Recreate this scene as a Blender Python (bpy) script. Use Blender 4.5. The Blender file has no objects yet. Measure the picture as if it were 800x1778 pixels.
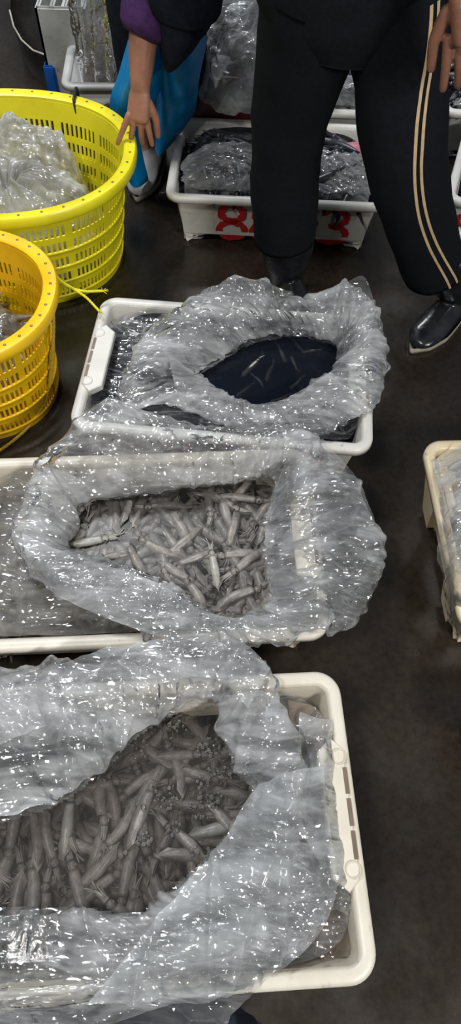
import bpy, bmesh, math, random
import numpy as np
from mathutils import Vector, Matrix, Euler

S = bpy.context.scene
C = S.collection
PI = math.pi

# ------------------------------------------------------------------ camera
F_PX, PITCH, ROLL, CAM_H = 1200.0, 1.04024, 0.0240, 1.41445
cp, sp = math.cos(PITCH), math.sin(PITCH)
_f = np.array([0, cp, -sp]); _r = np.array([1.0, 0, 0]); _u = np.array([0, sp, cp])
R_ = _r*math.cos(ROLL) + _u*math.sin(ROLL)
U_ = -_r*math.sin(ROLL) + _u*math.cos(ROLL)
CP = np.array([0, 0, CAM_H])
cam = bpy.data.objects.new('camera', bpy.data.cameras.new('camera')); C.objects.link(cam)
m = Matrix(((R_[0], U_[0], -_f[0], 0), (R_[1], U_[1], -_f[1], 0), (R_[2], U_[2], -_f[2], CAM_H), (0, 0, 0, 1)))
cam.matrix_world = m
cam.data.sensor_fit = 'VERTICAL'; cam.data.sensor_height = 36.0
cam.data.lens = 36.0*F_PX/1778.0
cam.data.clip_start = 0.02
S.camera = cam

# ------------------------------------------------------------------ world, lights, exposure
w = bpy.data.worlds.new('world'); S.world = w; w.use_nodes = True
w.node_tree.nodes['Background'].inputs[0].default_value = (0.62, 0.68, 0.76, 1)
w.node_tree.nodes['Background'].inputs[1].default_value = 0.20

def area(name, loc, target, sx, sy, power, col=(1, 1, 1)):
    l = bpy.data.lights.new(name, 'AREA'); l.shape = 'RECTANGLE'; l.size = sx; l.size_y = sy
    l.energy = power; l.color = col
    o = bpy.data.objects.new(name, l); C.objects.link(o); o.location = loc
    o.rotation_euler = (Vector(target)-Vector(loc)).to_track_quat('-Z', 'Y').to_euler()
    return o
area('ceiling_lamp', (-1.0, 2.2, 2.9), (0, 1.1, 0), 1.2, 0.35, 55, (0.95, 0.98, 1.0))
area('ceiling_lamp', (1.9, -1.7, 2.7), (0, 0.6, 0), 0.9, 0.25, 78, (1.0, 0.98, 0.94))
area('ceiling_lamp', (-0.8, -0.3, 2.7), (0, 0.5, 0), 0.5, 0.2, 26, (1.0, 0.97, 0.92))
area('ceiling_lamp', (-0.2, 3.9, 2.6), (0.2, 1.8, 0), 1.2, 0.3, 34, (0.93, 0.97, 1.0))
S.view_settings.view_transform = 'Standard'
S.view_settings.look = 'None'
S.view_settings.gamma = 1.0
S.view_settings.use_curve_mapping = False
S.view_settings.exposure = 0.12
S.cycles.transparent_max_bounces = 20
S.cycles.use_adaptive_sampling = True
S.cycles.adaptive_threshold = 0.04
S.cycles.max_bounces = 6
S.cycles.use_light_tree = False
S.cycles.diffuse_bounces = 3
S.cycles.glossy_bounces = 3
S.cycles.sample_clamp_indirect = 4.0
S.cycles.caustics_reflective = False
S.cycles.caustics_refractive = False

# ------------------------------------------------------------------ helpers
def at(px, py, z):
    d = _f + R_*(px-400)/F_PX + U_*(889-py)/F_PX
    t = (z-CAM_H)/d[2]
    return CP + d*t
def atY(px, py, Y):
    d = _f + R_*(px-400)/F_PX + U_*(889-py)/F_PX
    return CP + d*(Y/d[1])

def tag(o, label=None, cat=None, group=None, kind=None):
    if label: o['label'] = label
    if cat: o['category'] = cat
    if group: o['group'] = group
    if kind: o['kind'] = kind
    return o
def empty(name, loc=(0, 0, 0), rz=0.0):
    o = bpy.data.objects.new(name, None); C.objects.link(o)
    o.location = loc; o.rotation_euler = (0, 0, rz); o.empty_display_size = 0.05
    return o
def mk(name, V, Fc, mat, parent=None, smooth=True, loc=None):
    me = bpy.data.meshes.new(name)
    me.from_pydata([tuple(map(float, v)) for v in V], [], [tuple(int(i) for i in f) for f in Fc])
    me.validate(); me.update()
    if smooth:
        me.polygons.foreach_set('use_smooth', [True]*len(me.polygons))
    if mat: me.materials.append(mat)
    o = bpy.data.objects.new(name, me); C.objects.link(o)
    if parent: o.parent = parent
    if loc is not None: o.location = loc
    return o
def fixn(o):
    bm = bmesh.new(); bm.from_mesh(o.data); bmesh.ops.recalc_face_normals(bm, faces=bm.faces); bm.to_mesh(o.data); bm.free()
    return o
def autosmooth(o, ang=0.6):
    me = o.data
    bm = bmesh.new(); bm.from_mesh(me)
    for e in bm.edges:
        if len(e.link_faces) == 2 and e.calc_face_angle(0) > ang: e.smooth = False
    bm.to_mesh(me); bm.free()
    return o
def grid_faces(nu, nv, cu=False, cv=False, off=0):
    Fc = []
    for i in range(nu if cu else nu-1):
        for j in range(nv if cv else nv-1):
            a = i*nv+j; b = ((i+1) % nu)*nv+j; c = ((i+1) % nu)*nv+(j+1) % nv; d = i*nv+(j+1) % nv
            Fc.append((a+off, b+off, c+off, d+off))
    return Fc
def loft(loops, cap0=False, cap1=False, closed=True):
    n = len(loops[0]); V = [p for l in loops for p in l]
    Fc = grid_faces(len(loops), n, False, closed)
    if cap0: Fc.append(tuple(range(n-1, -1, -1)))
    if cap1: Fc.append(tuple((len(loops)-1)*n+i for i in range(n)))
    return V, Fc
def frames(P):
    P = np.asarray(P, float); T = np.gradient(P, axis=0); T /= np.linalg.norm(T, axis=1)[:, None]+1e-12
    ref = np.array([0, 0, 1.0]) if abs(T[0][2]) < .9 else np.array([1.0, 0, 0])
    n = np.cross(T[0], ref); n /= np.linalg.norm(n); N = []
    for t in T:
        n = n-t*np.dot(n, t); n /= np.linalg.norm(n); N.append(n.copy())
    N = np.array(N); return T, N, np.cross(T, N)
def tube(P, rad, n=10, caps=True):
    P = np.asarray(P, float); T, N, B = frames(P)
    rad = np.broadcast_to(rad, (len(P),))
    L = []
    for p, a, b, r in zip(P, N, B, rad):
        L.append([p+r*(math.cos(t)*a+math.sin(t)*b) for t in np.linspace(0, 2*PI, n, False)])
    return loft(L, caps, caps)
def catmull(P, n, closed=False):
    P = np.asarray(P, float); k = len(P)
    if not closed: P = np.vstack([2*P[0]-P[1], P, 2*P[-1]-P[-2]])
    out = []
    segs = k if closed else k-1
    for t in np.linspace(0, segs, n, endpoint=not closed):
        i = min(int(t), segs-1); u = t-i
        if closed: a, b, c, d = (P[(i-1) % k], P[i], P[(i+1) % k], P[(i+2) % k])
        else: a, b, c, d = P[i], P[i+1], P[i+2], P[i+3]
        out.append(.5*((2*b)+(c-a)*u+(2*a-5*b+4*c-d)*u*u+(3*b-a-3*c+d)*u**3))
    return np.array(out)
def join(parts):
    V = []; Fc = []
    for v, f in parts:
        o = len(V); V += list(v); Fc += [tuple(i+o for i in q) for q in f]
    return V, Fc
def sphere(c, r, nu=12, nv=8, sc=(1, 1, 1)):
    V = []; 
    for i in range(nu):
        for j in range(nv):
            th = PI*(j+.0001)/(nv-1+.0002); ph = 2*PI*i/nu
            V.append((c[0]+r*sc[0]*math.sin(th)*math.cos(ph), c[1]+r*sc[1]*math.sin(th)*math.sin(ph), c[2]+r*sc[2]*math.cos(th)))
    return V, grid_faces(nu, nv, True, False)
def inpoly(x, y, poly):
    x = np.asarray(x); y = np.asarray(y); r = np.zeros(x.shape, bool); n = len(poly)
    for i in range(n):
        x1, y1 = poly[i][:2]; x2, y2 = poly[(i+1) % n][:2]
        if y1 == y2: continue
        cnd = ((y1 > y) != (y2 > y)) & (x < (x2-x1)*(y-y1)/(y2-y1)+x1)
        r ^= cnd
    return r

# folded / creased noise, vectorised
class Fold:
    def __init__(s, seed, f0=9., octv=4, gain=.55, aniso=None):
        g = np.random.default_rng(seed); s.L = []
        a = 1.0; f = f0
        for o in range(octv):
            for k in range(3):
                d = g.normal(size=3); d /= np.linalg.norm(d)
                e = g.normal(size=3); e /= np.linalg.norm(e)
                s.L.append((a, d*f, e*f*.7, g.uniform(0, 6.28), g.uniform(.1, .35)))
            a *= gain; f *= 1.9
        s.tot = sum(q[0] for q in s.L)
    def __call__(s, P):
        r = np.zeros(len(P))
        for a, d, e, ph, w_ in s.L:
            t = P@d + w_*np.sin(P@e*1.1+ph) + ph
            r += a*(np.abs((t % 1.0)-.5)*4-1)
        return r/s.tot

# ------------------------------------------------------------------ materials
def nt(name):
    m = bpy.data.materials.new(name); m.use_nodes = True
    t = m.node_tree; t.nodes.clear(); out = t.nodes.new('ShaderNodeOutputMaterial')
    def N(k, **kw):
        n = t.nodes.new(k)
        for a, v in kw.items():
            if a.startswith('i_'): n.inputs[a[2:].replace('_', ' ')].default_value = v
            else: setattr(n, a, v)
        return n
    return m, t, N, out
def c4(c): return (c[0], c[1], c[2], 1)
def principled(name, c1, c2=None, scale=20, rough=.5, rough2=None, bump=0.0, bscale=60, spec=.5, detail=4, coord='Object', lo=.35, hi=.65, stains=None, metallic=0, coat=0, sss=0):
    m, t, N, out = nt(name)
    p = N('ShaderNodeBsdfPrincipled'); p.inputs['Specular IOR Level'].default_value = spec
    p.inputs['Metallic'].default_value = metallic; p.inputs['Coat Weight'].default_value = coat
    tc = N('ShaderNodeTexCoord')
    no = N('ShaderNodeTexNoise', i_Scale=scale, i_Detail=detail); t.links.new(tc.outputs[coord], no.inputs['Vector'])
    mr = N('ShaderNodeMapRange'); mr.inputs[1].default_value = lo; mr.inputs[2].default_value = hi
    t.links.new(no.outputs[0], mr.inputs[0])
    mx = N('ShaderNodeMix', data_type='RGBA'); mx.inputs[6].default_value = c4(c1); mx.inputs[7].default_value = c4(c2 or c1)
    t.links.new(mr.outputs[0], mx.inputs[0]); col = mx.outputs[2]
    if stains:
        n2 = N('ShaderNodeTexNoise', i_Scale=stains[1], i_Detail=6.0); t.links.new(tc.outputs[coord], n2.inputs['Vector'])
        m2 = N('ShaderNodeMapRange'); m2.inputs[1].default_value = stains[2]; m2.inputs[2].default_value = stains[3]
        t.links.new(n2.outputs[0], m2.inputs[0])
        x2 = N('ShaderNodeMix', data_type='RGBA'); t.links.new(m2.outputs[0], x2.inputs[0]); t.links.new(col, x2.inputs[6])
        x2.inputs[7].default_value = c4(stains[0]); col = x2.outputs[2]
    t.links.new(col, p.inputs['Base Color'])
    if rough2 is None: p.inputs['Roughness'].default_value = rough
    else:
        m3 = N('ShaderNodeMapRange'); m3.inputs[1].default_value = lo; m3.inputs[2].default_value = hi
        m3.inputs[3].default_value = rough; m3.inputs[4].default_value = rough2
        t.links.new(no.outputs[0], m3.inputs[0]); t.links.new(m3.outputs[0], p.inputs['Roughness'])
    if bump:
        nb = N('ShaderNodeTexNoise', i_Scale=bscale, i_Detail=5.0); t.links.new(tc.outputs[coord], nb.inputs['Vector'])
        b = N('ShaderNodeBump', i_Strength=bump, i_Distance=.01); t.links.new(nb.outputs[0], b.inputs['Height']); t.links.new(b.outputs[0], p.inputs['Normal'])
    t.links.new(p.outputs[0], out.inputs[0])
    return m
def film_mat(name, tint=(.95, .965, .985), white=.05, var=.60, rough=.08, bump=.5, s=1.0, gloss=1.5, edge=.30, crease=.12):
    m, t, N, out = nt(name); L = t.links.new
    def mth(op, a, b=None, clamp=False):
        n = N('ShaderNodeMath', operation=op, use_clamp=clamp)
        for k, v in enumerate((a, b)):
            if v is None: continue
            if isinstance(v, (int, float)): n.inputs[k].default_value = v
            else: L(v, n.inputs[k])
        return n.outputs[0]
    tc = N('ShaderNodeTexCoord')
    nz = N('ShaderNodeTexNoise', i_Scale=5*s, i_Detail=1.0); L(tc.outputs['Object'], nz.inputs['Vector'])
    wv = N('ShaderNodeVectorMath', operation='MULTIPLY_ADD'); L(nz.outputs['Color'], wv.inputs[0]); wv.inputs[1].default_value = (.055, .055, .055); L(tc.outputs['Object'], wv.inputs[2])
    hs = []; lines = []
    for sc, rot, st, wt, wd in ((5, (.3, .2, .5), (1, 3.0, 1.6), 1.2, .5), (8, (.5, .3, 2.2), (1, 5.0, 2.2), .75, .4), (17, (.2, .6, 1.2), (1, 5.0, 2.4), .40, .4)):
        mp = N('ShaderNodeMapping'); mp.inputs['Scale'].default_value = st; mp.inputs['Rotation'].default_value = rot; L(wv.outputs[0], mp.inputs[0])
        v = N('ShaderNodeTexVoronoi', feature='DISTANCE_TO_EDGE', i_Scale=sc*s); L(mp.outputs[0], v.inputs['Vector'])
        e = mth('MINIMUM', v.outputs['Distance'], wd); hs.append(mth('MULTIPLY', e, wt))
        mr_ = N('ShaderNodeMapRange'); mr_.inputs[1].default_value = 0; mr_.inputs[2].default_value = .035; mr_.inputs[3].default_value = 1; mr_.inputs[4].default_value = 0; L(v.outputs['Distance'], mr_.inputs[0]); lines.append(mth('MULTIPLY', mr_.outputs[0], wt))
    n3 = N('ShaderNodeTexNoise', i_Scale=55*s, i_Detail=0.0); L(wv.outputs[0], n3.inputs['Vector'])
    h = mth('ADD', mth('ADD', hs[0], hs[1]), mth('ADD', hs[2], mth('MULTIPLY', n3.outputs[0], .07)))
    bp = N('ShaderNodeBump', i_Strength=bump, i_Distance=.03/s); L(h, bp.inputs['Height'])
    df = N('ShaderNodeBsdfDiffuse'); df.inputs[0].default_value = c4(tint); tl = N('ShaderNodeBsdfTranslucent'); tl.inputs[0].default_value = c4(tint)
    bd = N('ShaderNodeBump', i_Strength=bump*.35, i_Distance=.03/s); L(h, bd.inputs['Height'])
    L(bd.outputs[0], df.inputs['Normal']); L(bd.outputs[0], tl.inputs['Normal'])
    md = N('ShaderNodeMixShader'); md.inputs[0].default_value = .4; L(df.outputs[0], md.inputs[1]); L(tl.outputs[0], md.inputs[2])
    tr = N('ShaderNodeBsdfTransparent'); tr.inputs[0].default_value = (.98, .985, .99, 1)
    n2 = N('ShaderNodeTexNoise', i_Scale=7*s, i_Detail=3.0, i_Roughness=.7)
    ms = N('ShaderNodeMapping'); ms.inputs['Scale'].default_value = (.7, 2.6, 1.2); ms.inputs['Rotation'].default_value = (.2, .1, .65); L(wv.outputs[0], ms.inputs[0]); L(ms.outputs[0], n2.inputs['Vector'])
    mr = N('ShaderNodeMapRange'); mr.inputs[1].default_value = .42; mr.inputs[2].default_value = .72; mr.inputs[3].default_value = white; mr.inputs[4].default_value = white+var; L(n2.outputs[0], mr.inputs[0])
    lw = N('ShaderNodeLayerWeight', i_Blend=.3)
    ln = mth('MULTIPLY', mth('MULTIPLY', mth('ADD', lines[0], mth('ADD', lines[1], lines[2])), crease), mth('MULTIPLY', n2.outputs[0], 1.3))
    sm = mth('ADD', mth('ADD', mr.outputs[0], ln), mth('MULTIPLY', lw.outputs['Facing'], edge), True)
    sm = mth('MINIMUM', sm, .9)
    m1 = N('ShaderNodeMixShader'); L(sm, m1.inputs[0]); L(tr.outputs[0], m1.inputs[1]); L(md.outputs[0], m1.inputs[2])
    gl = N('ShaderNodeBsdfGlossy'); gl.inputs['Roughness'].default_value = rough; gl.inputs[0].default_value = (1, 1, 1, 1); L(bp.outputs[0], gl.inputs['Normal'])
    fr = N('ShaderNodeFresnel', i_IOR=1.45); L(bd.outputs[0], fr.inputs['Normal'])
    m2 = N('ShaderNodeMixShader'); L(mth('MULTIPLY', fr.outputs[0], gloss, True), m2.inputs[0]); L(m1.outputs[0], m2.inputs[1]); L(gl.outputs[0], m2.inputs[2])
    L(m2.outputs[0], out.inputs[0])
    return m
def water_mat(name, murk, frac, absorb, dens, bump=.06, bs=18, rough=.06):
    m, t, N, out = nt(name); L = t.links.new
    tc = N('ShaderNodeTexCoord'); nz = N('ShaderNodeTexNoise', i_Scale=bs, i_Detail=3.0); L(tc.outputs['Object'], nz.inputs['Vector'])
    bp = N('ShaderNodeBump', i_Strength=bump, i_Distance=.02); L(nz.outputs[0], bp.inputs['Height'])
    tr = N('ShaderNodeBsdfTransparent'); df = N('ShaderNodeBsdfDiffuse'); df.inputs[0].default_value = c4(murk)
    m1 = N('ShaderNodeMixShader'); m1.inputs[0].default_value = frac; L(tr.outputs[0], m1.inputs[1]); L(df.outputs[0], m1.inputs[2])
    gl = N('ShaderNodeBsdfGlossy'); gl.inputs['Roughness'].default_value = rough; L(bp.outputs[0], gl.inputs['Normal'])
    fr = N('ShaderNodeFresnel', i_IOR=1.33); L(bp.outputs[0], fr.inputs['Normal'])
    m2 = N('ShaderNodeMixShader'); L(fr.outputs[0], m2.inputs[0]); L(m1.outputs[0], m2.inputs[1]); L(gl.outputs[0], m2.inputs[2])
    L(m2.outputs[0], out.inputs[0])
    va = N('ShaderNodeVolumeAbsorption'); va.inputs[0].default_value = c4(absorb); va.inputs[1].default_value = dens; L(va.outputs[0], out.inputs['Volume'])
    return m

M = {}
M['cream'] = principled('crate_plastic', (.66, .61, .51), (.58, .53, .43), 9, .42, bump=.08, bscale=90, stains=((.30, .22, .13), 26, .62, .80))
M['cream_rim'] = principled('crate_rim_plastic', (.74, .70, .61), (.66, .61, .51), 12, .38, bump=.05, bscale=90, stains=((.26, .18, .10), 40, .66, .84))
M['white'] = principled('crate_white_plastic', (.66, .65, .61), (.56, .54, .49), 9, .4, bump=.08, bscale=90, stains=((.28, .22, .15), 26, .62, .82))
M['white_rim'] = principled('crate_white_rim', (.72, .71, .67), (.62, .60, .56), 12, .36, bump=.05, bscale=90, stains=((.22, .18, .12), 38, .66, .84))
M['ochre'] = principled('crate_ochre_plastic', (.68, .57, .38), (.58, .46, .28), 9, .42, bump=.08, bscale=90, stains=((.25, .17, .10), 26, .60, .80))
M['greyc'] = principled('crate_grey_plastic', (.50, .50, .49), (.40, .40, .39), 9, .42, bump=.08, bscale=90, stains=((.2, .17, .13), 26, .60, .82))
M['red'] = principled('red_paint', (.60, .015, .02), (.42, .02, .025), 60, .5)
M['yellow'] = principled('yellow_basket_plastic', (.86, .78, .02), (.78, .68, .015), 14, .34, bump=.03, stains=((.45, .33, .02), 22, .64, .86))
M['orange'] = principled('orange_yellow_basket_plastic', (.93, .60, .008), (.86, .50, .006), 14, .34, bump=.03, stains=((.5, .28, .01), 22, .66, .86))
M['rope'] = principled('yellow_rope', (.85, .80, .03), (.72, .62, .02), 80, .6)
M['rope2'] = principled('tan_rope', (.52, .36, .04), (.42, .28, .03), 80, .6)
M['black'] = principled('black_rubber', (.012, .013, .016), (.02, .021, .024), 30, .28, rough2=.4, bump=.1, bscale=60)
M['strap'] = principled('black_strap', (.012, .012, .012), (.02, .02, .02), 30, .5)
M['sole'] = principled('pale_sole', (.50, .46, .40), (.38, .34, .28), 30, .5)
M['cloth'] = principled('black_track_cloth', (.0055, .007, .0095), (.008, .0095, .0125), 120, .9, bump=.15, bscale=400, spec=.12)
M['jacket'] = principled('dark_navy_cloth', (.009, .0105, .02), (.014, .016, .028), 60, .9, bump=.2, bscale=300, spec=.12)
M['purple'] = principled('purple_cloth', (.055, .018, .085), (.038, .012, .06), 60, .85, bump=.2, bscale=300, spec=.25)
M['gold'] = principled('gold_piping', (.60, .43, .25), (.50, .36, .20), 90, .6)
M['skin'] = principled('skin', (.36, .17, .105), (.30, .135, .085), 30, .5, bump=.12, bscale=120)
M['skin2'] = principled('skin_brown', (.24, .105, .065), (.19, .082, .05), 30, .5, bump=.12, bscale=120)
M['nail'] = principled('nail', (.50, .27, .20), (.46, .24, .18), 30, .35)
M['hair'] = principled('black_hair', (.01, .009, .008), (.02, .017, .015), 90, .5, bump=.4, bscale=200)
M['blue'] = principled('blue_apron_plastic', (.0, .24, .56), (.0, .18, .46), 12, .35, bump=.35, bscale=14)
M['maroon'] = principled('maroon_plastic', (.14, .012, .02), (.09, .01, .014), 20, .4)
M['squid'] = principled('squid_skin', (.31, .287, .265), (.20, .182, .168), 110, .36, bump=.12, bscale=160, stains=((.15, .13, .12), 300, .60, .75))
M['squidw'] = principled('pale_squid_skin', (.42, .42, .385), (.32, .31, .28), 110, .32, bump=.08, bscale=160)
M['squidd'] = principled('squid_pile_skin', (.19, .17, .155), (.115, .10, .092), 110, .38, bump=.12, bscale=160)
M['squidk'] = principled('dark_squid_skin', (.035, .037, .048), (.016, .017, .024), 60, .3, bump=.12, bscale=160, stains=((.12, .12, .13), 50, .62, .80))
M['fin'] = principled('squid_fin', (.30, .28, .26), (.22, .20, .18), 110, .35)
M['eye'] = principled('squid_eye', (.012, .011, .010), (.012, .011, .010), 30, .12)
M['eyering'] = principled('squid_eye_ring', (.34, .30, .22), (.26, .23, .16), 30, .3)
M['film'] = film_mat('clear_film')
M['film_thin'] = film_mat('clear_film_thin', white=.03, var=.18, edge=.22)
M['film_fold'] = film_mat('folded_film', white=.12, var=.34, edge=.35, crease=.15)
M['film_grey'] = film_mat('grey_film', tint=(.62, .63, .62), white=.12, var=.16, edge=.35)
M['film_warm'] = film_mat('warm_film', tint=(.80, .76, .68), white=.04, var=.24, edge=.3)
M['film_dense'] = film_mat('dense_film', tint=(.84, .88, .91), white=.16, var=.50, edge=.35)
M['film_bag'] = film_mat('small_bag_film', white=.10, var=.26, rough=.1, bump=.6, s=1.4, gloss=1.6, edge=.4)
M['brine'] = water_mat('brine', (.20, .185, .17), .17, (.42, .38, .34), 34)
M['brined'] = water_mat('dark_brine', (.012, .016, .026), .62, (.25, .30, .42), 30, bump=.03)
M['brinel'] = water_mat('thin_brine', (.13, .12, .11), .10, (.5, .48, .45), 9, rough=.3)
M['linerdark'] = principled('black_liner', (.014, .015, .02), (.03, .032, .04), 20, .22, bump=.5, bscale=22)
M['hole_shade'] = principled('hole_shade_brown', (.22, .17, .13), (.16, .12, .09), 20, .3)  # flat brown standing in for the shade inside slots and rim holes
def bubble_mat():
    m, t, N, out = nt('foam_bubble'); L = t.links.new
    tr = N('ShaderNodeBsdfTransparent'); gl = N('ShaderNodeBsdfGlossy'); gl.inputs['Roughness'].default_value = .05
    df = N('ShaderNodeBsdfDiffuse'); df.inputs[0].default_value = (.75, .75, .74, 1)
    lw = N('ShaderNodeLayerWeight', i_Blend=.4); a = N('ShaderNodeMixShader'); mu = N('ShaderNodeMath', operation='MULTIPLY'); mu.inputs[1].default_value = .8
    L(lw.outputs['Facing'], mu.inputs[0]); L(mu.outputs[0], a.inputs[0]); L(tr.outputs[0], a.inputs[1]); L(df.outputs[0], a.inputs[2])
    fr = N('ShaderNodeFresnel', i_IOR=1.4); b = N('ShaderNodeMixShader'); L(fr.outputs[0], b.inputs[0]); L(a.outputs[0], b.inputs[1]); L(gl.outputs[0], b.inputs[2]); L(b.outputs[0], out.inputs[0])
    return m
M['bubble'] = bubble_mat()
def floor_mat():
    m, t, N, out = nt('wet_concrete'); L = t.links.new
    p = N('ShaderNodeBsdfPrincipled'); tc = N('ShaderNodeTexCoord')
    def noise(s, d, r=.55):
        n = N('ShaderNodeTexNoise', i_Scale=s, i_Detail=d, i_Roughness=r); L(tc.outputs['Object'], n.inputs['Vector']); return n
    a = noise(1.3, 5.); b = noise(60, 6., .7); g = noise(6, 6.)
    cr = N('ShaderNodeValToRGB'); cr.color_ramp.elements[0].position = .40; cr.color_ramp.elements[0].color = (.018, .0135, .0095, 1)
    cr.color_ramp.elements[1].position = .60; cr.color_ramp.elements[1].color = (.034, .0255, .018, 1); L(a.outputs[0], cr.inputs[0])
    mr = N('ShaderNodeMapRange'); mr.inputs[1].default_value = .3; mr.inputs[2].default_value = .75; mr.inputs[3].default_value = .6; mr.inputs[4].default_value = 1.5; L(b.outputs[0], mr.inputs[0])
    mx = N('ShaderNodeVectorMath', operation='SCALE'); L(cr.outputs[0], mx.inputs[0]); L(mr.outputs[0], mx.inputs['Scale'])
    L(mx.outputs[0], p.inputs['Base Color'])
    r = N('ShaderNodeMapRange'); r.inputs[1].default_value = .42; r.inputs[2].default_value = .62; r.inputs[3].default_value = .20; r.inputs[4].default_value = .36; L(g.outputs[0], r.inputs[0]); L(r.outputs[0], p.inputs['Roughness'])
    b1 = N('ShaderNodeBump', i_Strength=.10, i_Distance=.003); L(b.outputs[0], b1.inputs['Height']); 
    b2 = N('ShaderNodeBump', i_Strength=.05, i_Distance=.02); L(g.outputs[0], b2.inputs['Height']); L(b1.outputs[0], b2.inputs['Normal']); L(b2.outputs[0], p.inputs['Normal'])
    L(p.outputs[0], out.inputs[0]); return m
M['floor'] = floor_mat()

# ------------------------------------------------------------------ floor
nx = 60
V = [(-5+10*i/nx, -2+9*j/nx, 0) for i in range(nx+1) for j in range(nx+1)]
fl = mk('floor', V, grid_faces(nx+1, nx+1), M['floor']); fixn(fl)
if fl.data.polygons[0].normal.z < 0: fl.data.flip_normals()
fl['kind'] = 'structure'

# ------------------------------------------------------------------ crates
H = 0.18
RIM = 0.026
def rrect(L, Wd, r, n=9, m_=22, mw=14):
    """rounded rectangle ccw starting on +x side, returns (x,y,nx,ny)"""
    P = []
    hx, hy = L/2-r, Wd/2-r
    def seg(x0, y0, x1, y1, k, nx_, ny_):
        for i in range(k): u = i/k; P.append((x0+(x1-x0)*u, y0+(y1-y0)*u, nx_, ny_))
    def arc(cx, cy, a0, k):
        for i in range(k): a = a0+PI/2*i/k; P.append((cx+r*math.cos(a), cy+r*math.sin(a), math.cos(a), math.sin(a)))
    seg(L/2, -hy, L/2, hy, mw, 1, 0); arc(hx, hy, 0, n)
    seg(hx, Wd/2, -hx, Wd/2, m_, 0, 1); arc(-hx, hy, PI/2, n)
    seg(-L/2, hy, -L/2, -hy, mw, -1, 0); arc(-hx, -hy, PI, n)
    seg(-hx, -Wd/2, hx, -Wd/2, m_, 0, -1); arc(hx, -hy, 1.5*PI, n)
    return P
CR = []
def inset(z): return 0.022+0.030*(H-z)/H        # outer wall distance inside the rim edge
DIG = {'8': [[(.5, .52), (.25, .62), (.18, .8), (.35, .98), (.65, .98), (.82, .8), (.75, .62), (.5, .52), (.2, .4), (.12, .2), (.32, .02), (.68, .02), (.88, .2), (.8, .4), (.5, .52)]],
       '0': [[(.5, 1), (.25, .93), (.1, .65), (.1, .35), (.25, .07), (.5, 0), (.75, .07), (.9, .35), (.9, .65), (.75, .93), (.5, 1)]],
       '3': [[(.12, .9), (.4, 1), (.75, .93), (.85, .75), (.7, .58), (.4, .52), (.75, .46), (.9, .25), (.75, .06), (.4, 0), (.1, .1)]]}
def ribbon(pts, wd, thick=.0008):
    P = catmull(pts, len(pts)*6)
    T = np.gradient(P, axis=0); T /= np.linalg.norm(T, axis=1)[:, None]+1e-9
    Nn = np.stack([-T[:, 1], T[:, 0]], 1)
    g = np.random.default_rng(len(pts)); ww = wd*(1+.12*np.sin(np.arange(len(P))*.9)+.08*g.normal(size=len(P)))
    return P+Nn*ww[:, None]/2, P-Nn*ww[:, None]/2
def painted(text, x0, pitch_, dw, dh, z0, crateW, parent, stroke=.016):
    parts = []
    for k, ch in enumerate(text):
        for st in DIG[ch]:
            a, b = ribbon([(x0+k*pitch_+u*dw, z0+v*dh) for u, v in st], stroke)
            n = len(a); Vv = []
            for i in range(n):
                for (x, z) in (a[i], b[i]):
                    y = -(crateW/2-inset(z))-.0012+(.006 if abs(x) < -1 else 0)
                    Vv.append((x, y, z))
            parts.append((Vv, [(2*i, 2*i+1, 2*i+3, 2*i+2) for i in range(n-1)]))
    V, Fc = join(parts)
    o = mk('painted_number', V, Fc, M['red'], parent); o['label'] = 'red hand-painted number'
    return o
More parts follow.
